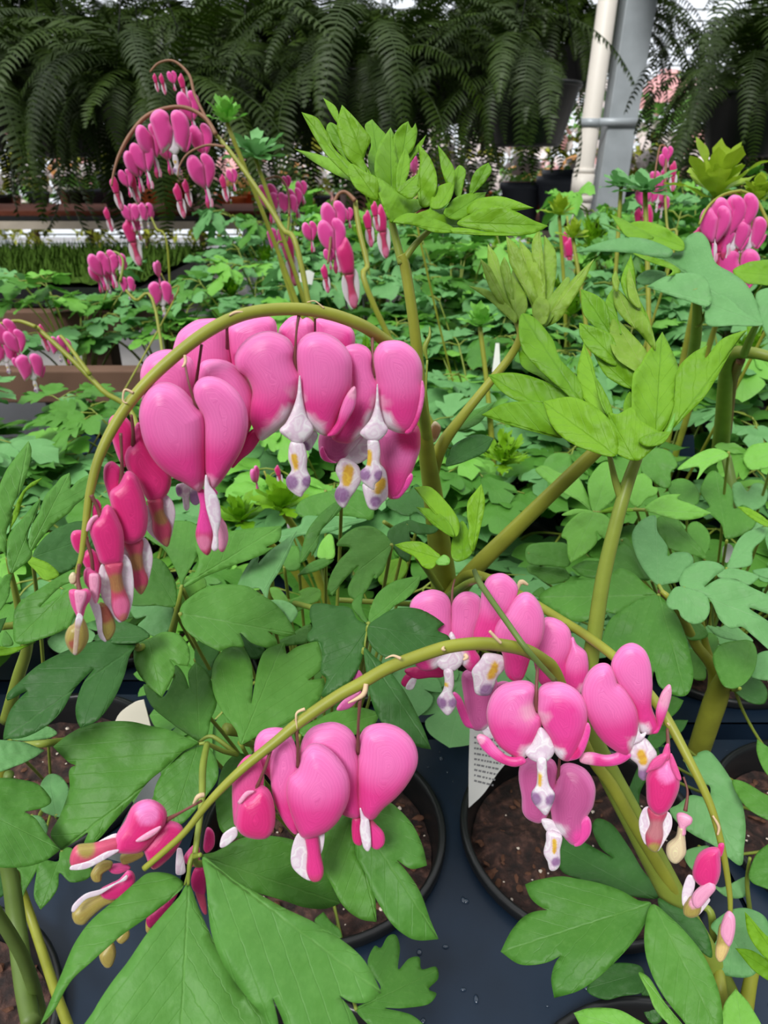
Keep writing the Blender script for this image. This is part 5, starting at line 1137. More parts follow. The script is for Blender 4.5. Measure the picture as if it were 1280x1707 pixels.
def bg_flower(parent, px, py, d, wpx, kind, yaw=0, roll=0):
    a, b = FT[kind]; w = wpx*d/F*(1.0 if kind != 'bud' else 1.0)
    o = bpy.data.objects.new('flower' if kind != 'bud' else 'flower_bud', a); COL.objects.link(o); o.parent = parent
    o.matrix_parent_inverse = parent_world(parent).inverted()
    o.location = P(px, py, d); o.scale = (w, w, w); o.rotation_euler = (0, math.radians(roll), math.radians(yaw)-math.atan((px-640)/F))
    c = bpy.data.objects.new('inner_petals', b); COL.objects.link(c); c.parent = o
    return o
# ------------------------------------------------------------------ plants farther back
random.seed(21)
FIELD = {}
GR = 'bleeding heart plants in rows on the bench'
# heights per cell: keep the view of the front open
def heightf(r): return {1: .55, 2: .72, 3: .82, 4: 1.0, 5: 1.15, 6: 1.3, 7: 1.3, 8: 1.3, 9: 1.25}[r]
cell_owner = {(2, 4): PA, (1, 3): PL, (1, 2): PLL, (1, 5): PR_, (2, 5): PR2, (3, 6): PT, (0, 4): PB}
def add_leaves(root, r, c, n, hs, mats, spread=1.0):
    for k in range(n):
        me = leaf_template(random.randrange(6), random.choice(mats))
        o = bpy.data.objects.new('leaf', me); COL.objects.link(o); o.parent = root
        a = k*2.39996+random.uniform(-.3, .3)+r+c; ring = (k % 7)/7
        s = random.uniform(.85, 1.15); o.scale = (s*spread*(.75+.45*ring), s*spread*(.9+.2*ring), hs*random.uniform(.80, 1.12)*(1.05-.45*ring))
        o.rotation_euler = (random.uniform(-.12, .12), random.uniform(-.1, .18), a)
        o.location = (.012*math.cos(a), .012*math.sin(a), 0)
# own positions of hero plants may be offset from the pot; add low background leaves to the ones whose lower foliage is generic
for (r, c), (x, y) in sorted(POTS.items()):
    if r == 0: continue
    if (r, c) in cell_owner:
        root = cell_owner[(r, c)]
        if r >= 2:
            if (r, c) == (2, 4): add_leaves(root, r, c, 5, .45, ['leaf_mid', 'leaf_blue'])
            elif (r, c) == (2, 5): add_leaves(root, r, c, 8, .50, ['leaf_mid', 'leaf_mid', 'leaf_blue'])
            else: add_leaves(root, r, c, 10, .75, ['leaf_mid', 'leaf_blue'])
            bpy.context.view_layer.update()
        FIELD[(r, c)] = root; continue
    if r == 1: continue
    root = empty('bleeding_heart_plant', (x, y, TZ-.012), random.uniform(0, 6))
    tag(root, 'leafy bleeding heart, %s row from the front, %s column from the left' % (nth(r), nth(c)), 'plant', GR)
    n = 18 if r < 6 else 15
    hs = heightf(r)*random.uniform(.9, 1.1)
    if r in (5, 6) and c <= 1: hs *= .95
    if r == 2 and c == 3: hs *= .75; n = 9
    if r in (5, 6, 7) and c in (1, 2): hs *= .8
    if r >= 6 and 2 <= c <= 4: hs *= 1.22
    if c >= 6 and r >= 4: hs *= 1.25
    if c >= 7 and r >= 6: hs *= 1.1
    if r >= 8 and c in (5, 6): hs *= .8
    mats = ['leaf_blue', 'leaf_blue', 'leaf_mid', 'leaf_light']
    if (r, c) in ((3, 4), (3, 5), (4, 5)): mats = ['leaf_light', 'leaf_mid', 'leaf_blue']
    add_leaves(root, r, c, n, hs, mats, 1.0)
    for k in range(random.choice([0, 1, 1])):
        o = bpy.data.objects.new('young_leaves', tuft_template(random.randrange(3))); COL.objects.link(o); o.parent = root
        a = random.uniform(0, 6.28); o.location = (.03*math.cos(a), .03*math.sin(a), 0); s = random.uniform(.7, 1.0); o.scale = (s, s, hs*random.uniform(1.0, 1.25)); o.rotation_euler = (random.uniform(-.25, .25), random.uniform(-.25, .25), a)
    FIELD[(r, c)] = root
def nearest(px, py, d):
    p = P(px, py, d); return min(FIELD.items(), key=lambda kv: (kv[1].location.x-p.x)**2+(kv[1].location.y-p.y)**2)[1]
RACEMES = [
 # (label, base px, depth, stem path, flowers)
 ('tall bleeding heart leaning left, two arches of small hearts against the dark ferns', .80, (520, 520), [(505, 455, 13), (470, 380, 12), (425, 310, 11), (385, 255, 10), (360, 225, 8)],
  [([(360, 225, 8), (340, 195, 7), (300, 178, 7), (250, 190, 7), (220, 220, 7), (200, 255, 6), (190, 285, 4), (186, 310, 3)], 'stem_red'),
   ([(345, 200, 5), (325, 160, 5), (315, 125, 5), (290, 102, 4), (265, 105, 4), (250, 120, 3)], 'stem_red'), ([(375, 245, 5), (345, 242, 4), (315, 255, 4), (300, 275, 3), (296, 295, 2)], 'stem_red')],
  [(285, 208, 62, 'open', 0), (250, 222, 45, 'closed', 20), (238, 250, 40, 'closed', -10), (225, 262, 36, 'closed', 20), (210, 290, 24, 'closed', 0), (188, 292, 14, 'bud', 0), (218, 285, 13, 'bud', 0), (315, 165, 38, 'closed', 10), (336, 220, 40, 'closed', -20), (337, 272, 46, 'closed', 0),
   (387, 288, 19, 'closed', 0), (370, 290, 11, 'bud', 0), (294, 305, 14, 'bud', 0), (308, 298, 11, 'bud', 0), (301, 122, 11, 'bud', 0), (287, 124, 16, 'closed', 0), (268, 122, 8, 'bud', 0), (257, 122, 7, 'bud', 0), (275, 235, 34, 'closed', 30)]),
 ('bleeding heart with a drooping spray of hearts seen end on, beyond the arch top', .72, (640, 560), [(628, 520, 13), (612, 440, 13), (598, 380, 12), (592, 335, 10)],
  [([(592, 335, 8), (575, 320, 6), (560, 330, 6), (553, 370, 6), (550, 410, 5), (546, 440, 3)], 'stem_red')],
  [(558, 350, 44, 'closed', 10), (555, 380, 48, 'closed', -5), (575, 395, 30, 'bud', 10), (549, 420, 19, 'closed', 0), (540, 440, 12, 'bud', 0), (517, 378, 27, 'closed', 20), (581, 352, 18, 'closed', 0), (612, 350, 15, 'bud', 0), (624, 335, 12, 'bud', 0)]),
 ('bleeding heart with a loose cluster of pale pink hearts beside a leaning stem', .95, (470, 480), [(470, 450, 6), (478, 400, 6), (482, 360, 5)],
  [([(482, 360, 4), (480, 320, 4), (465, 295, 4), (440, 300, 3)], 'stem_red')],
  [(447, 318, 34, 'closed', 0), (463, 332, 30, 'open', 10), (482, 335, 28, 'open', 0), (492, 322, 26, 'closed', 0), (478, 298, 16, 'closed', 0), (503, 308, 20, 'closed', 0), (462, 392, 32, 'open', 0), (478, 388, 22, 'bud', 20)]),
 ('bleeding heart with a full bunch of pink hearts over the mossy flats, left', .95, (240, 530), [(260, 520, 7), (225, 500, 7), (200, 470, 6)],
  [([(200, 470, 5), (205, 435, 4), (190, 420, 4), (160, 430, 3)], 'stem_green')],
  [(165, 432, 34, 'closed', 10), (180, 428, 34, 'closed', -10), (197, 432, 26, 'open', 0), (212, 470, 24, 'open', 0), (160, 448, 26, 'closed', 30), (178, 455, 28, 'open', 10)]),
 ('bleeding heart with two hearts low among the leaves, left of centre', 1.0, (280, 530), [(285, 510, 4), (280, 480, 4), (262, 445, 3)], [],
  [(262, 442, 22, 'closed', 60), (268, 483, 38, 'open', 10)]),
 ('bleeding heart with a bunch of hearts below the small arches, upper left', 1.35, (300, 430), [(280, 420, 5), (260, 380, 4), (245, 345, 4)], [([(245, 345, 4), (225, 340, 3), (205, 350, 3)], 'stem_red')],
  [(215, 348, 24, 'closed', 0), (232, 350, 26, 'open', 0), (243, 348, 26, 'open', 20), (212, 362, 20, 'bud', 0), (228, 368, 20, 'closed', 0), (176, 345, 10, 'bud', 0)]),
 ('bleeding heart with pink hearts spilling in at the left edge', .80, (150, 720), [(230, 720, 13), (170, 650, 12), (110, 590, 10), (60, 545, 9)], [([(60, 545, 7), (30, 535, 6), (0, 540, 5)], 'stem_olive'), ([(150, 625, 8), (110, 570, 6), (100, 560, 5)], 'stem_olive')],
  [(8, 545, 40, 'closed', 10), (25, 560, 34, 'closed', 0), (5, 580, 36, 'open', 0), (50, 605, 42, 'open', 10), (30, 600, 18, 'closed', 0), (18, 560, 30, 'closed', 30), (95, 570, 28, 'open', 20), (66, 540, 12, 'bud', 0), (107, 572, 24, 'closed', 0)]),
 ('bleeding heart with dense bunch of pink and white hearts at the right edge', .62, (1250, 560), [(1310, 480, 8), (1290, 400, 7), (1262, 335, 6), (1235, 318, 6)], [([(1235, 318, 6), (1205, 325, 5), (1180, 345, 5), (1165, 375, 4)], 'stem_olive')],
  [(1240, 340, 52, 'closed', 0), (1218, 345, 55, 'closed', 10), (1196, 360, 50, 'closed', -10), (1252, 380, 50, 'open', 20), (1225, 385, 46, 'open', 0), (1200, 375, 22, 'bud', 0), (1178, 378, 24, 'bud', 0), (1165, 378, 16, 'bud', 0), (1232, 438, 64, 'open', 0), (1210, 390, 24, 'bud', 8)]),
 ('bleeding heart with a slim spray of pink hearts just right of the steel post', .95, (1130, 450), [(1120, 430, 6), (1112, 380, 6), (1108, 320, 5)], [([(1108, 320, 4), (1110, 270, 4), (1112, 250, 4), (1100, 245, 3), (1090, 300, 3)], 'stem_red')],
  [(1114, 250, 18, 'closed', 0), (1108, 262, 18, 'closed', 20), (1124, 268, 12, 'bud', 0), (1084, 295, 26, 'closed', 10), (1102, 292, 24, 'closed', 0), (1074, 320, 26, 'closed', 0), (1098, 320, 26, 'open', 0), (1082, 340, 20, 'bud', 0), (1105, 335, 22, 'open', 0), (1065, 345, 12, 'bud', 0)]),
 ('bleeding heart with one pink flower showing through the bright top leaves', .85, (700, 420), [(700, 400, 5), (698, 320, 5), (692, 262, 4)], [], [(690, 268, 24, 'closed', 60), (634, 340, 22, 'bud', 10)]),
 ('bleeding heart with a few pink buds low behind the first heart', .62, (470, 860), [(470, 850, 5), (455, 820, 5), (440, 785, 4)], [], [(425, 785, 26, 'closed', 60), (470, 830, 26, 'closed', 0), (462, 775, 10, 'bud', 0), (480, 850, 12, 'bud', 0)]),
 ('bleeding heart with white and pink buds on a bare stalk left of the post', 1.3, (950, 470), [(955, 470, 5), (950, 410, 5), (945, 360, 4)], [], [(950, 395, 16, 'bud', 0), (942, 385, 12, 'bud', 0)]),
]
used = set()
for lab, d, (bx, by), main, branches, fls in RACEMES:
    free = {k: v for k, v in FIELD.items() if k not in used and v.get('label', '').startswith('leafy')}
    p = P(main[0][0], main[0][1], d)
    k, root = min(free.items(), key=lambda kv: (kv[1].location.x-p.x)**2+(kv[1].location.y-p.y)**2)
    used.add(k); root['label'] = lab
    q = MB(); b0 = Vector(root.location)+Vector((0, 0, .01)); pts = crom([tuple(b0)]+[tuple(P(x, y, d)) for x, y, w in main], 6)
    w0 = main[0][2]*.38*d/F; w1 = main[-1][2]*.42*d/F; q.tube(pts, [w0+(w1-w0)*i/len(pts) for i in range(len(pts))], 8); q.build('main_stem', 'stem_olive', root)
    for br, mt in branches:
        q = MB(); stem(q, [(x, y, d*.99, w) for x, y, w in br], 6, 7); q.build('flower_stem', mt, root)
    for i, (x, y, w, kd, yaw) in enumerate(fls):
        bg_flower(root, x, y, d*(.985+.004*i), w, kd, yaw)
# extra bright tufts seen in the photo: beside the post and upper right
def tuft_at(px, py, d, size, base, mat='leaf_bright', var=0):
    root = nearest(base[0], base[1], d); q = MB()
    top = P(px, py, d); b0 = Vector(root.location)+Vector((0, 0, .02)); mid = (top*.55+b0*.45)+Vector((0, 0, .02))
    q.tube(crom([b0, mid, top], 6), [.0035]*7+[.0028]*6, 7); st = q.build('main_stem', 'stem_olive', root)
    rnd = random.Random(var+int(px)); mb = MB()
    for k in range(13):
        ang = k*137.5; tilt = (6+k*6) if 'blue' not in mat else 45+k*4
        v, f, uv = sheet_local(OUT[rnd.choice([0, 1, 2])], .14, .3, .05, .08, rnd.random()*9, .7)
        R = Matrix.Rotation(math.radians(ang), 3, 'Z') @ Matrix.Rotation(math.radians(90-tilt), 3, 'X'); L = size*d/F*rnd.uniform(.8, 1.1)
        mb.add([top+R @ (Vector(p)*L) for p in v], f, None, None, uv)
    mb.build('young_leaves', mat, root)
tuft_at(1190, 330, .70, 95, (1220, 560), 'leaf_yellow', 1)
tuft_at(1262, 335, .66, 40, (1290, 560), 'leaf_yellow', 5)
tuft_at(932, 360, 1.1, 36, (950, 480), 'leaf_yellow', 2)
tuft_at(955, 398, 1.0, 34, (955, 500), 'leaf_yellow', 3)
tuft_at(378, 205, .85, 45, (470, 500), 'leaf_light', 4)
tuft_at(425, 262, .9, 60, (480, 520), 'leaf_blue', 6)
tuft_at(800, 545, .8, 40, (800, 640), 'leaf_light', 7)
tuft_at(470, 850, .55, 60, (470, 900), 'leaf_bright', 8)
tuft_at(400, 870, .56, 55, (430, 900), 'leaf_bright', 9)
tuft_at(1035, 312, .95, 42, (1080, 480), 'leaf_blue', 10)
tuft_at(1075, 320, .8, 60, (1100, 480), 'leaf_blue', 11)
# ------------------------------------------------------------------ plant tags
def platetag(outline, z, depth, mat, label, N=None, rows=None):
    pts = parse(outline, z); A = P(pts[0][0], pts[0][1], depth)
    N = N or Vector((0, -1, .25)).normalized(); AN = (A-CAM).dot(N); poly = smooth_closed(pts, 6)
    def mp(x, y): r = ray(x, y); return CAM+r*(AN/r.dot(N))
    v, f, d = fill(poly, 14); mb = MB(); mb.add([mp(*p) for p in v], f)
    o = mb.build('plant_tag', mat, None, False); s = o.modifiers.new('t', 'SOLIDIFY'); s.thickness = .0006
    tag(o, label, 'plant tag'); 
    if rows:
        q = MB()
        for (x0, y0, x1, y1, w) in rows:
            t = 0; L = math.hypot(x1-x0, y1-y0); ux, uy = (x1-x0)/L, (y1-y0)/L
            while t < L:
                a = random.uniform(2.5, 7); a = min(a, L-t); p = [(x0+ux*t, y0+uy*t), (x0+ux*(t+a), y0+uy*(t+a))]
                n_ = (-uy*w*.5, ux*w*.5)
                q.add([mp(p[0][0]+n_[0], p[0][1]+n_[1])+N*-.0008*(1 if N.y > 0 else -1), mp(p[1][0]+n_[0], p[1][1]+n_[1])+N*.0008, mp(p[1][0]-n_[0], p[1][1]-n_[1])+N*.0008, mp(p[0][0]-n_[0], p[0][1]-n_[1])+N*.0008], [(0, 1, 2, 3)])
                t += a+random.uniform(1, 2.4)
        q.build('small_print', 'print_grey', o, False)
    return o
rows = [(790, 1228+i*9, 846-i*3.0, 1238+i*9-2, 3.2) for i in range(9)]
platetag('783,1212! 862,1216! 858,1250 828,1290 806,1322 781,1346! 781,1280', 'n', .475, 'tag_white', 'white plant tag with rows of small grey print, behind the front arch', rows=rows)
platetag('190,1208! 200,1188 225,1170 240,1166! 252,1212! 246,1260! 200,1260!', 'n', .46, 'tag_cream', 'blank cream plant tag tip above the broad leaf, lower left')
platetag('180,1430! 205,1370 240,1310 262,1275 268,1300 240,1360 215,1440!', 'n', .45, 'tag_grey', 'translucent grey plant tag behind the pink bud, lower left')
platetag('1204,930! 1205,912 1215,906 1222,915 1218,930 1210,938', 'n', .56, 'tag_white', 'small white plant tag tip among the leaves at the right')
platetag('820,620! 826,572! 832,572! 834,622!', 'n', 1.0, 'tag_white', 'narrow white plant tag upright behind the olive stem')
platetag('500,470! 498,455! 515,450! 524,455! 520,475!', 'n', 1.15, 'tag_white', 'pale plant tag at the foot of the tall leaning plant')
platetag('8,492! 5,480! 30,478! 34,490!', 'n', 1.3, 'tag_white', 'white plant tag at the left edge above the pink hearts', N=Vector((0, -1, 1)).normalized())
platetag('1132,760! 1132,725! 1156,725! 1158,762!', 'n', .8, 'blue_plastic', 'dark blue plant tag among the leaves right of the bright tuft')

# ------------------------------------------------------------------ wooden beam, mossy flats at the left
def boxthing(name, c, h, mat, label, cat, rz=0, group=None):
    mb = MB(); mb.box((0, 0, 0), h); o = mb.build(name, mat, None, False); o.location = c; o.rotation_euler = (0, 0, rz)
    bv = o.modifiers.new('b', 'BEVEL'); bv.width = min(h)*.15; bv.segments = 2
    tag(o, label, cat, group); return o
pw = P(150, 640, 1.22)
boxthing('timber_beam', (pw.x-.25, pw.y, pw.z), (.42, .02, .028), 'weathered_wood', 'brown timber beam behind the drooping pink hearts, left', 'beam')
simple('moss', (.05, .10, .012), .9, .1, noise_amt=.7, scale=60, bump=1)
simple('redbrown_soil', (.16, .05, .03), .9, .1, noise_amt=.5, scale=40, bump=1)
def mossflat(c, h, label):
    e = empty('moss_flat', c); tag(e, label, 'seedling tray', 'flats of low green plants')
    mb = MB(); mb.box((0, 0, -.02), (h[0], h[1], .02)); t = mb.build('flat_tray', 'black_plastic', None, False); t.parent = e
    g = MB(); nx, ny = int(h[0]*2/.02), int(h[1]*2/.02); vs = []
    for i in range(nx+1):
        for j in range(ny+1):
            x = -h[0]+2*h[0]*i/nx; y = -h[1]+2*h[1]*j/ny
            vs.append((x, y, .012+.012*noise.noise(Vector((x*30+c[0], y*30, c[1])))))
    g.add(vs, [(i*(ny+1)+j, (i+1)*(ny+1)+j, (i+1)*(ny+1)+j+1, i*(ny+1)+j+1) for i in range(nx) for j in range(ny)])
    # short blades
    rnd = random.Random(int(c[0]*100))
    for _ in range(900):
        x = rnd.uniform(-h[0], h[0]); y = rnd.uniform(-h[1], h[1]); a = rnd.uniform(0, 6.28); l = rnd.uniform(.02, .045); w = .004
        dx, dy = math.cos(a), math.sin(a)
        g.add([(x-dy*w, y+dx*w, .01), (x+dy*w, y-dx*w, .01), (x+dx*l*.5, y+dy*l*.5, .01+l)], [(0, 1, 2)])
    m = g.build('moss', 'moss', None); m.parent = e; m['kind'] = 'stuff'
bz = .89
for i, (px, py, d) in enumerate([(-40, 410, 1.95), (105, 410, 1.95), (250, 410, 1.98)]):
    p = P(px, py, d); mossflat((p.x, 1.95, bz+.04), (.115, .33, .02), ['flat of low dark green plants at the left edge', 'flat of low green plants behind the bunch of hearts, left', 'flat of low yellow green plants left of the leaning stem'][i])
p0 = P(60, 412, 2.05); p0.y = 1.85
bb = empty('side_bench', (p0.x-.1, p0.y+.1, 0)); tag(bb, 'low bench with pale wooden edge holding the green flats, left', 'bench')
def bpart(par, name, c, h, mat):
    mb = MB(); mb.box(c, h); o = mb.build(name, mat, par, False); return o
bpart(bb, 'bench_top', (p0.x-.1, p0.y+.1, bz-.03), (.55, .38, .025), 'weathered_wood')
bpart(bb, 'edge_board', (p0.x-.1, p0.y+.46, bz+.03), (.55, .05, .02), 'pale_wood')
for dx in (-.5, .45):
    for dy in (-.3, .3): bpart(bb, 'leg', (p0.x-.1+dx, p0.y+.1+dy, (bz-.055)/2), (.03, .03, (bz-.055)/2), 'weathered_wood')

# ------------------------------------------------------------------ post and downpipe
pt = P(1040, 0, 2.85); pb = P(1010, 400, 2.85)
post = empty('steel_post', (P(1017, 300, 2.85).x, P(1017, 300, 2.85).y, 0)); tag(post, 'square galvanised grey steel post behind the bench, beside a pale pipe', 'post')
X0, Y0 = post.location.x, post.location.y
lean = .030
R_ = Matrix.Rotation(lean, 3, 'Y')
def leanbox(par, name, zc, hz, hx, hy, mat, dx=0, dy=0):
    mb = MB(); mb.box((X0+dx+(zc-1.1)*lean, Y0+dy, zc), (hx, hy, hz), R_); o = mb.build(name, mat, par, False); b = o.modifiers.new('b', 'BEVEL'); b.width = .004; b.segments = 2; return o
leanbox(post, 'shaft', 1.35, 1.37, .056, .05, 'galvanised_steel')
leanbox(post, 'base_plate', .01, .01, .1, .1, 'galvanised_steel')
pipe = empty('drain_pipe', (X0-.115, Y0-.03, 0)); tag(pipe, 'pale upright drain pipe with couplings, strapped to the grey steel post', 'pipe')
def pz(z): return (X0-.118+(z-1.1)*lean, Y0-.03, z)
mb = MB(); mb.tube([pz(.0), pz(1.0), pz(2.7)], .036, 20); mb.build('pipe_shaft', 'pvc', pipe)
for z, hh, rr in ((1.10, .045, .043), (1.055, .012, .047), (.985, .012, .043), (1.02, .02, .045), (1.155, .01, .041)):
    mb = MB(); mb.tube([pz(z-hh), pz(z+hh)], rr, 20); mb.build('coupling', 'pvc', pipe)
zs = P(1010, 208, 2.85).z
mb = MB(); mb.tube([pz(zs-.014), pz(zs+.014)], .040, 20); mb.build('strap', 'galvanised_steel', pipe)
mb = MB(); mb.box((X0-.02+(zs-1.1)*lean, Y0-.056, zs+.002), (.085, .003, .014)); mb.build('strap', 'galvanised_steel', pipe)

# ------------------------------------------------------------------ hanging ferns
leafmat('fern_green', (.006, .016, .001), (.042, .082, .003), (.03, .07, .01), trans=.12, nscale=15)
FR = []
def frond(seed, L=.62):
    rnd = random.Random(seed); mb = MB(); n = 46
    pts = []; p = Vector((0, 0, 0)); el = math.radians(rnd.uniform(35, 75)); tot = rnd.uniform(2.1, 2.7)
    yaw = 0
    for i in range(n+1):
        pts.append(p.copy()); e = el-tot*(i/n)**.8
        yaw += rnd.uniform(-.012, .012)
        p = p+Vector((math.cos(e)*math.cos(yaw), math.cos(e)*math.sin(yaw), math.sin(e)))*L/n
    mb.tube(pts, [.0022*(1-.7*i/n) for i in range(n+1)], 5)
    for i in range(4, n):
        t = (pts[i+1]-pts[i-1]).normalized() if i < n else (pts[i]-pts[i-1]).normalized()
        side = t.cross(Vector((0, 0, 1)));
        if side.length < .05: side = Vector((0, 1, 0))
        side.normalize(); up = side.cross(t)
        f = i/n; pl = .060*(math.sin(math.pi*min(1, f*1.25+.12)) if f < .3 else (1-((f-.3)/.7)**2.2))**.9+.004; w = .0072
        for s in (-1, 1):
            d = (side*s+t*.35+up*(-.18+rnd.uniform(-.15, .15))).normalized(); b = pts[i]+t*rnd.uniform(-.002, .002); pl_ = pl*rnd.uniform(.9, 1.08)
            m1 = b+d*pl_*.35+up*.002; m2 = b+d*pl_*.75-up*.003; tp = b+d*pl_-up*.010+t*.006
            mb.add([b-t*w*.5, b+t*w*.6, m1+t*w*.65, m1-t*w*.6, m2+t*w*.5, m2-t*w*.4, tp], [(0, 1, 2, 3), (3, 2, 4, 5), (5, 4, 6)], None, None, [(0, 0), (0, 0), (.35, .1), (.35, -.1), (.7, .1), (.7, -.1), (1, 0)])
    me = mb.mesh('frond'); me.materials.append(MATS['fern_green']); return me
for k in range(7): FR.append(frond(k, .55+.04*k))
fp = MB(); fp.lathe([(.001, -.16), (.10, -.16), (.106, -.15), (.145, -.01), (.15, -.01), (.152, 0), (.148, .004), (.14, 0), (.138, -.02), (.001, -.03)], n=36); FPOT = fp.mesh('hanging_basket'); FPOT.materials.append(MATS['black_plastic'])
fw = MB()
for a in (0, 2.09, 4.19): fw.tube([(.145*math.cos(a), .145*math.sin(a), 0), (0, 0, .48)], .0015, 5)
fw.tube([(0, 0, .48), (0, 0, .54), (.02, 0, .57), (.01, 0, .60)], .003, 6); FWIRE = fw.mesh('hanger'); FWIRE.materials.append(MATS['black_plastic'])
random.seed(5)
ferns = [(-60, 250, 2.1, 'at the far left edge'), (110, 262, 2.35, 'above the mossy flats, second from the left'), (270, 278, 2.1, 'behind the small arch of hearts'), (450, 235, 2.45, 'left of the bright top leaves'), (600, 228, 2.15, 'directly behind the bright top leaves'), (735, 205, 2.45, 'in the middle of the row'),
         (875, 244, 2.15, 'just left of the pale pipe'), (1135, -60, 2.35, 'hanging over the grey steel post'), (1240, 262, 2.1, 'at the right end of the row'), (1400, 240, 2.2, 'beyond the right edge')]
POLEZ = []
for i, (px, py, d, where) in enumerate(ferns):
    p = P(px, py, d); z = p.z+.16
    e = empty('hanging_fern', (p.x, p.y, z)); tag(e, 'dark green hanging fern in a black basket, '+where, 'fern', 'row of hanging ferns')
    lchild('basket', FPOT, e); lchild('hanger', FWIRE, e); POLEZ.append((p.x, p.y, z+.6))
    for k in range(96):
        if i == 7 and k % 4: continue
        a = k*2.39996+random.uniform(-.25, .25); s = random.uniform(.5, 1.1)
        if k % 5 == 4: continue
        tx_, ty_ = p.x+.36*s*math.cos(a), p.y+.36*s*math.sin(a); tpx = 640+F*tx_/(ty_*math.cos(PITCH))
        if 925 < tpx < 1085 and k != 44: continue
        if k == 44 and i == 7: a = math.pi+.1; s = .8
        o = lchild('frond', FR[k % 7], e)
        lift = random.uniform(-.8, .25) if k % 3 else random.uniform(-.2, .95)
        o.rotation_euler = (random.uniform(-.2, .2), -lift*.8, a); o.location = (.06*math.cos(a), .06*math.sin(a), -.005)
        o.scale = (s*random.uniform(.55, 1), s, s)
# second line of baskets behind
for i, (px, py, d) in enumerate([(20, 190, 3.1), (190, 200, 3.2), (370, 205, 3.1), (530, 190, 3.2), (830, 150, 3.3), (960, 190, 3.3), (1290, 200, 3.2)]):
    p = P(px, py, d); z = p.z+.26
    e = empty('hanging_fern', (p.x, p.y, z)); tag(e, 'dark hanging fern of the second line of baskets, %s from the left' % nth(i), 'fern', 'second line of hanging ferns')
    lchild('basket', FPOT, e); lchild('hanger', FWIRE, e); POLEZ.append((p.x, p.y, z+.6))
    for k in range(80):
        o = lchild('frond', FR[k % 7], e); a = k*2.39996; s = random.uniform(.8, 1.2); o.rotation_euler = (random.uniform(-.2, .2), -random.uniform(-.4, .7)*.8, a); o.location = (.06*math.cos(a), .06*math.sin(a), -.005)
        o.scale = (s*random.uniform(.6, 1), s, s)
for y, zz, lb in ((2.15, 2.02, 'front'), (3.0, 2.2, 'rear')):
    q = MB(); q.tube([(-3, y, zz), (3.2, y, zz)], .02, 10); o = q.build('hanging_rail', 'galvanised_steel', None); tag(o, 'grey steel rail above the %s line of hanging ferns' % lb, 'rail')
simple('blocker_black', (.01, .012, .01), .9, .1)
mb = MB(); mb.box((0, 4.3, 2.75), (5, 1.4, .01)); o = mb.build('added_sky_blocker', 'blocker_black', None, False); o['kind'] = 'structure'  # unseen dark panel, added to block overhead sky and keep the ferns dark

# ------------------------------------------------------------------ far side: benches, pots, glazing
m, n, l, b = newmat('glazing')
b.inputs['Base Color'].default_value = (.9, .93, .97, 1); b.inputs['Roughness'].default_value = .3
add_trans(m, (.95, .97, 1), .8)
b.inputs['Roughness'].default_value = .4; _t = n.new('ShaderNodeBsdfTransparent'); _mx = [x for x in n if x.type == 'MIX_SHADER'][0]; _t.inputs[0].default_value = (.92, .95, 1, 1); l.new(_t.outputs[0], _mx.inputs[2])
mb = MB(); mb.add([(-9, 9, 0.3), (9, 9, .3), (9, 9, 4.5), (-9, 9, 4.5)], [(0, 1, 2, 3)]); o = mb.build('window_1', 'glazing', None, False); o['kind'] = 'structure'
gb = MB()
for i in range(42): gb.box((0, 8.97, .35+i*.1), (9, .012, .009))
for i in range(13): gb.box((-9+i*1.5, 8.94, 2.2), (.03, .03, 2.2))
gb.build('window_frame', 'galvanised_steel', o, False)
mb = MB(); mb.box((0, 9, .15), (9, .08, .15)); o = mb.build('wall_back', 'concrete', None, False); o['kind'] = 'structure'
random.seed(33)
simple('terracotta', (.62, .16, .05), .8, .2, noise_amt=.15, scale=8)
simple('white_bloom', (.82, .72, .70), .7, .2, noise_amt=.1, scale=30)
simple('pink_bloom', (.80, .42, .42), .7, .2, noise_amt=.1, scale=30)
simple('orange_bloom', (.75, .36, .12), .7, .2, noise_amt=.1, scale=30)
simple('yellow_foliage', (.38, .42, .05), .7, .2, noise_amt=.3, scale=30)
simple('grey_pot', (.05, .06, .08), .5, .3)
def far_bench(xc, yc, zt, hx, hy, label):
    e = empty('display_bench', (xc, yc, 0)); tag(e, label, 'bench')
    bpart(e, 'bench_top', (xc, yc, zt-.03), (hx, hy, .03), 'black_plastic'); bpart(e, 'soil_bed', (xc, yc, zt+.012), (hx-.02, hy-.02, .012), 'redbrown_soil')
    bpart(e, 'edge_board', (xc, yc-hy-.015, zt-.045), (hx, .012, .02), 'pale_wood')
    for sx_ in (-.85, .85):
        for sy in (-.8, .8): bpart(e, 'leg', (xc+hx*sx_, yc+hy*sy, (zt-.06)/2), (.03, .03, (zt-.06)/2), 'galvanised_steel')
    return e
far_bench(-2.2, 4.6, .93, 1.7, .45, 'far bench with a strip of red brown soil, left background')
far_bench(1.3, 4.9, .86, 1.7, .45, 'far bench with pots and flowers, behind the pale pipe')
far_bench(-1.0, 7.0, .80, 3.4, .5, 'farthest bench of pale flowers along the glazing, left')
far_bench(3.6, 7.0, .80, 1.1, .5, 'farthest bench of pale flowers along the glazing, right')
POTM = {}
def potmesh(mat):
    if mat not in POTM:
        q = MB(); q.lathe([(.001, 0), (.07, 0), (.09, .13), (.098, .13), (.098, .16), (.088, .16), (.085, .14), (.001, .135)], n=24); me = q.mesh('pot'); me.materials.append(MATS[mat]); POTM[mat] = me
    return POTM[mat]
FP = {}
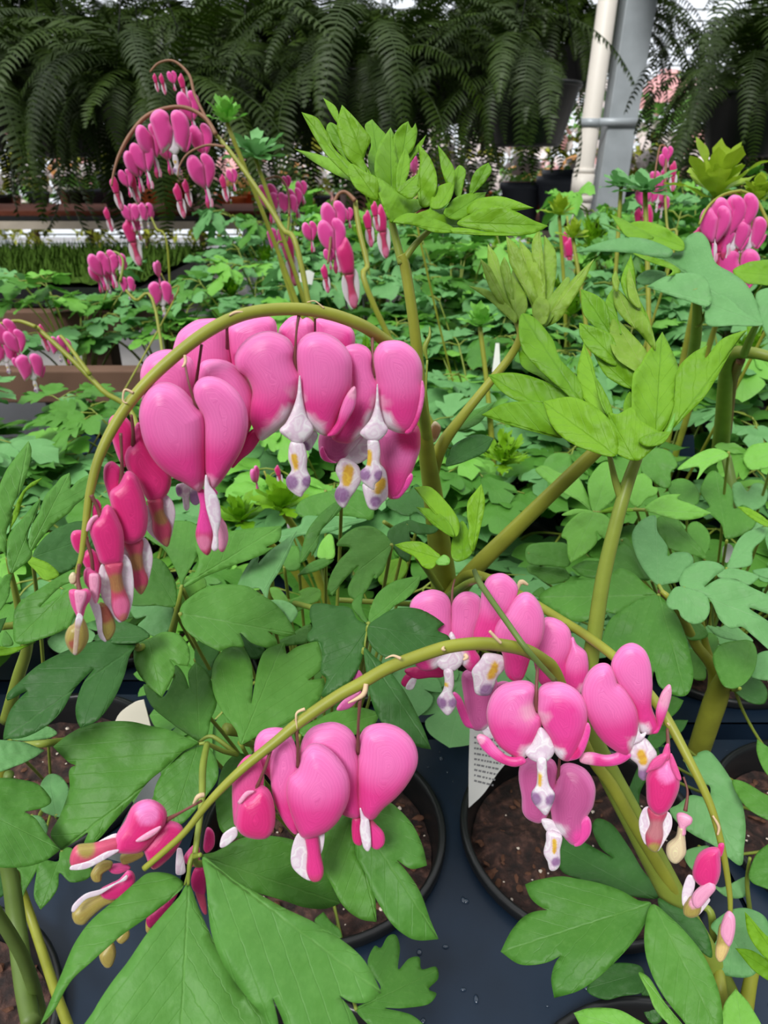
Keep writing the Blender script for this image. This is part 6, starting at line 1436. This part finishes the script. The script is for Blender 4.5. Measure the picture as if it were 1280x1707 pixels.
def bushmesh(fol, blo, seed):
    k = (fol, blo, seed)
    if k in FP: return FP[k]
    rnd = random.Random(seed); q = MB(); 
    for _ in range(260):
        d = Vector((rnd.gauss(0, 1), rnd.gauss(0, 1), rnd.gauss(0, 1))).normalized(); r = rnd.uniform(.5, 1); c = Vector((d.x*.13*r, d.y*.13*r, .12+d.z*.12*r))
        t = Vector((rnd.gauss(0, 1), rnd.gauss(0, 1), rnd.gauss(0, 1))).normalized(); u = t.cross(d).normalized(); s = rnd.uniform(.018, .035)
        q.add([c-u*s*.35, c+t*s*.5+u*0, c+u*s*.35, c-t*s*.9], [(0, 1, 2, 3)])
    nf = len(q.f)
    for _ in range(60):
        d = Vector((rnd.gauss(0, 1), rnd.gauss(0, 1), abs(rnd.gauss(0, 1))+.1)).normalized(); c = Vector((d.x*.135, d.y*.135, .12+d.z*.135)); s = rnd.uniform(.014, .026)
        u = d.orthogonal().normalized(); w = d.cross(u)
        q.add([c+d*.004]+[c+(u*math.cos(a)+w*math.sin(a))*s for a in (0, 1.05, 2.09, 3.14, 4.19, 5.24)], [(0, i, i % 6+1) for i in range(1, 7)])
    me = q.mesh('foliage'); me.materials.append(MATS[fol]); me.materials.append(MATS[blo]); me.polygons.foreach_set('material_index', [0 if i < nf else 1 for i in range(len(me.polygons))])
    FP[k] = me; return me
def potted(x, y, z, pot, fol, blo, s, label, grp, seed=0):
    e = empty('potted_plant', (x, y, z)); tag(e, label, 'potted plant', grp); e.scale = (s, s, s)
    lchild('pot', potmesh(pot), e); f = lchild('foliage', bushmesh(fol, blo, seed % 3), e); f.location = (0, 0, .13); f.rotation_euler = (0, 0, seed); return e
k = 0
cwords = {'white_bloom': 'white', 'pink_bloom': 'pale pink', 'orange_bloom': 'orange', 'yellow_foliage': 'yellow green'}
for row, (x0, x1, y, z) in enumerate([(-3.7, -.7, 4.6, .954), (-.2, 2.8, 4.95, .884), (-4.2, 2.2, 6.8, .824), (-4.2, 4.6, 7.2, .824)]):
    x = x0; i = 0
    while x < x1:
        if row == 0 and random.random() < .35: x += .3; i += 1; continue
        blo = random.choice(['white_bloom', 'white_bloom', 'pink_bloom', 'orange_bloom'] if row != 1 else ['white_bloom', 'white_bloom', 'pink_bloom'])
        fol = random.choice(['yellow_foliage', 'leaf_mid', 'leaf_light'])
        pot = random.choice(['grey_pot', 'grey_pot', 'terracotta', 'black_plastic', 'white_bloom'])
        potted(x, y+random.uniform(-.15, .15), z, pot, fol, blo, random.uniform(.7, 1.15), 'potted plant with %s flowers on the %s far bench, %s from the left' % (cwords[blo], ['left', 'right', 'farthest', 'glazing side'][row], ('%dth' % (i+1)) if i > 9 else nth(i)), 'potted plants on the far benches', k)
        x += random.uniform(.22, .34); k += 1; i += 1
# empty dark and terracotta pots seen left of the pipe
for j, (px, py, mat, s, lb) in enumerate([(857, 305, 'terracotta', 1.3, 'small terracotta pot'), (853, 290, 'grey_pot', 1.3, 'small dark square-shouldered pot'), (925, 300, 'grey_pot', 1.7, 'large dark pot nearest the pale pipe'), (908, 302, 'grey_pot', 1.5, 'large dark pot left of another by the pipe')]):
    p = P(px, py, 4.4); o = bpy.data.objects.new('empty_pot', potmesh(mat)); COL.objects.link(o); o.location = (p.x, 4.55-.06*j, .884); o.scale = (s, s, s); tag(o, lb+' on the far bench', 'pot')
# far flowering shrubs as pale mass behind the ferns
for j in range(16):
    x = -4.4+j*.6; e = empty('flowering_shrub', (x, 8.3, 0)); tag(e, 'tall pale flowering shrub against the glazing, %s from the left' % (nth(j) if j < 10 else '%dth' % (j+1)), 'shrub', 'pale shrubs along the glazing')
    for q_ in range(4):
        f = lchild('foliage', bushmesh('leaf_light' if q_ % 2 else 'yellow_foliage', ['white_bloom', 'pink_bloom'][(j+q_) % 3 == 0], (j+q_) % 3), e); f.location = (random.uniform(-.1, .1), random.uniform(-.1, .1), .35+q_*.33); s = random.uniform(2.0, 2.8); f.scale = (s, s, s)
    q = MB(); q.tube([(0, 0, 0), (0, 0, 1.6)], .03, 6); t_ = q.build('trunk', 'weathered_wood', None); t_.parent = e
# white hoses / boards by the pipe
0 and boxthing('timber_board', (P(925, 365, 3.4).x, P(925, 365, 3.4).y, P(925, 365, 3.4).z), (.42, .03, .02), 'pale_wood', 'pale board lying below the far bench beside the pipe', 'board')
bpy.context.view_layer.update()
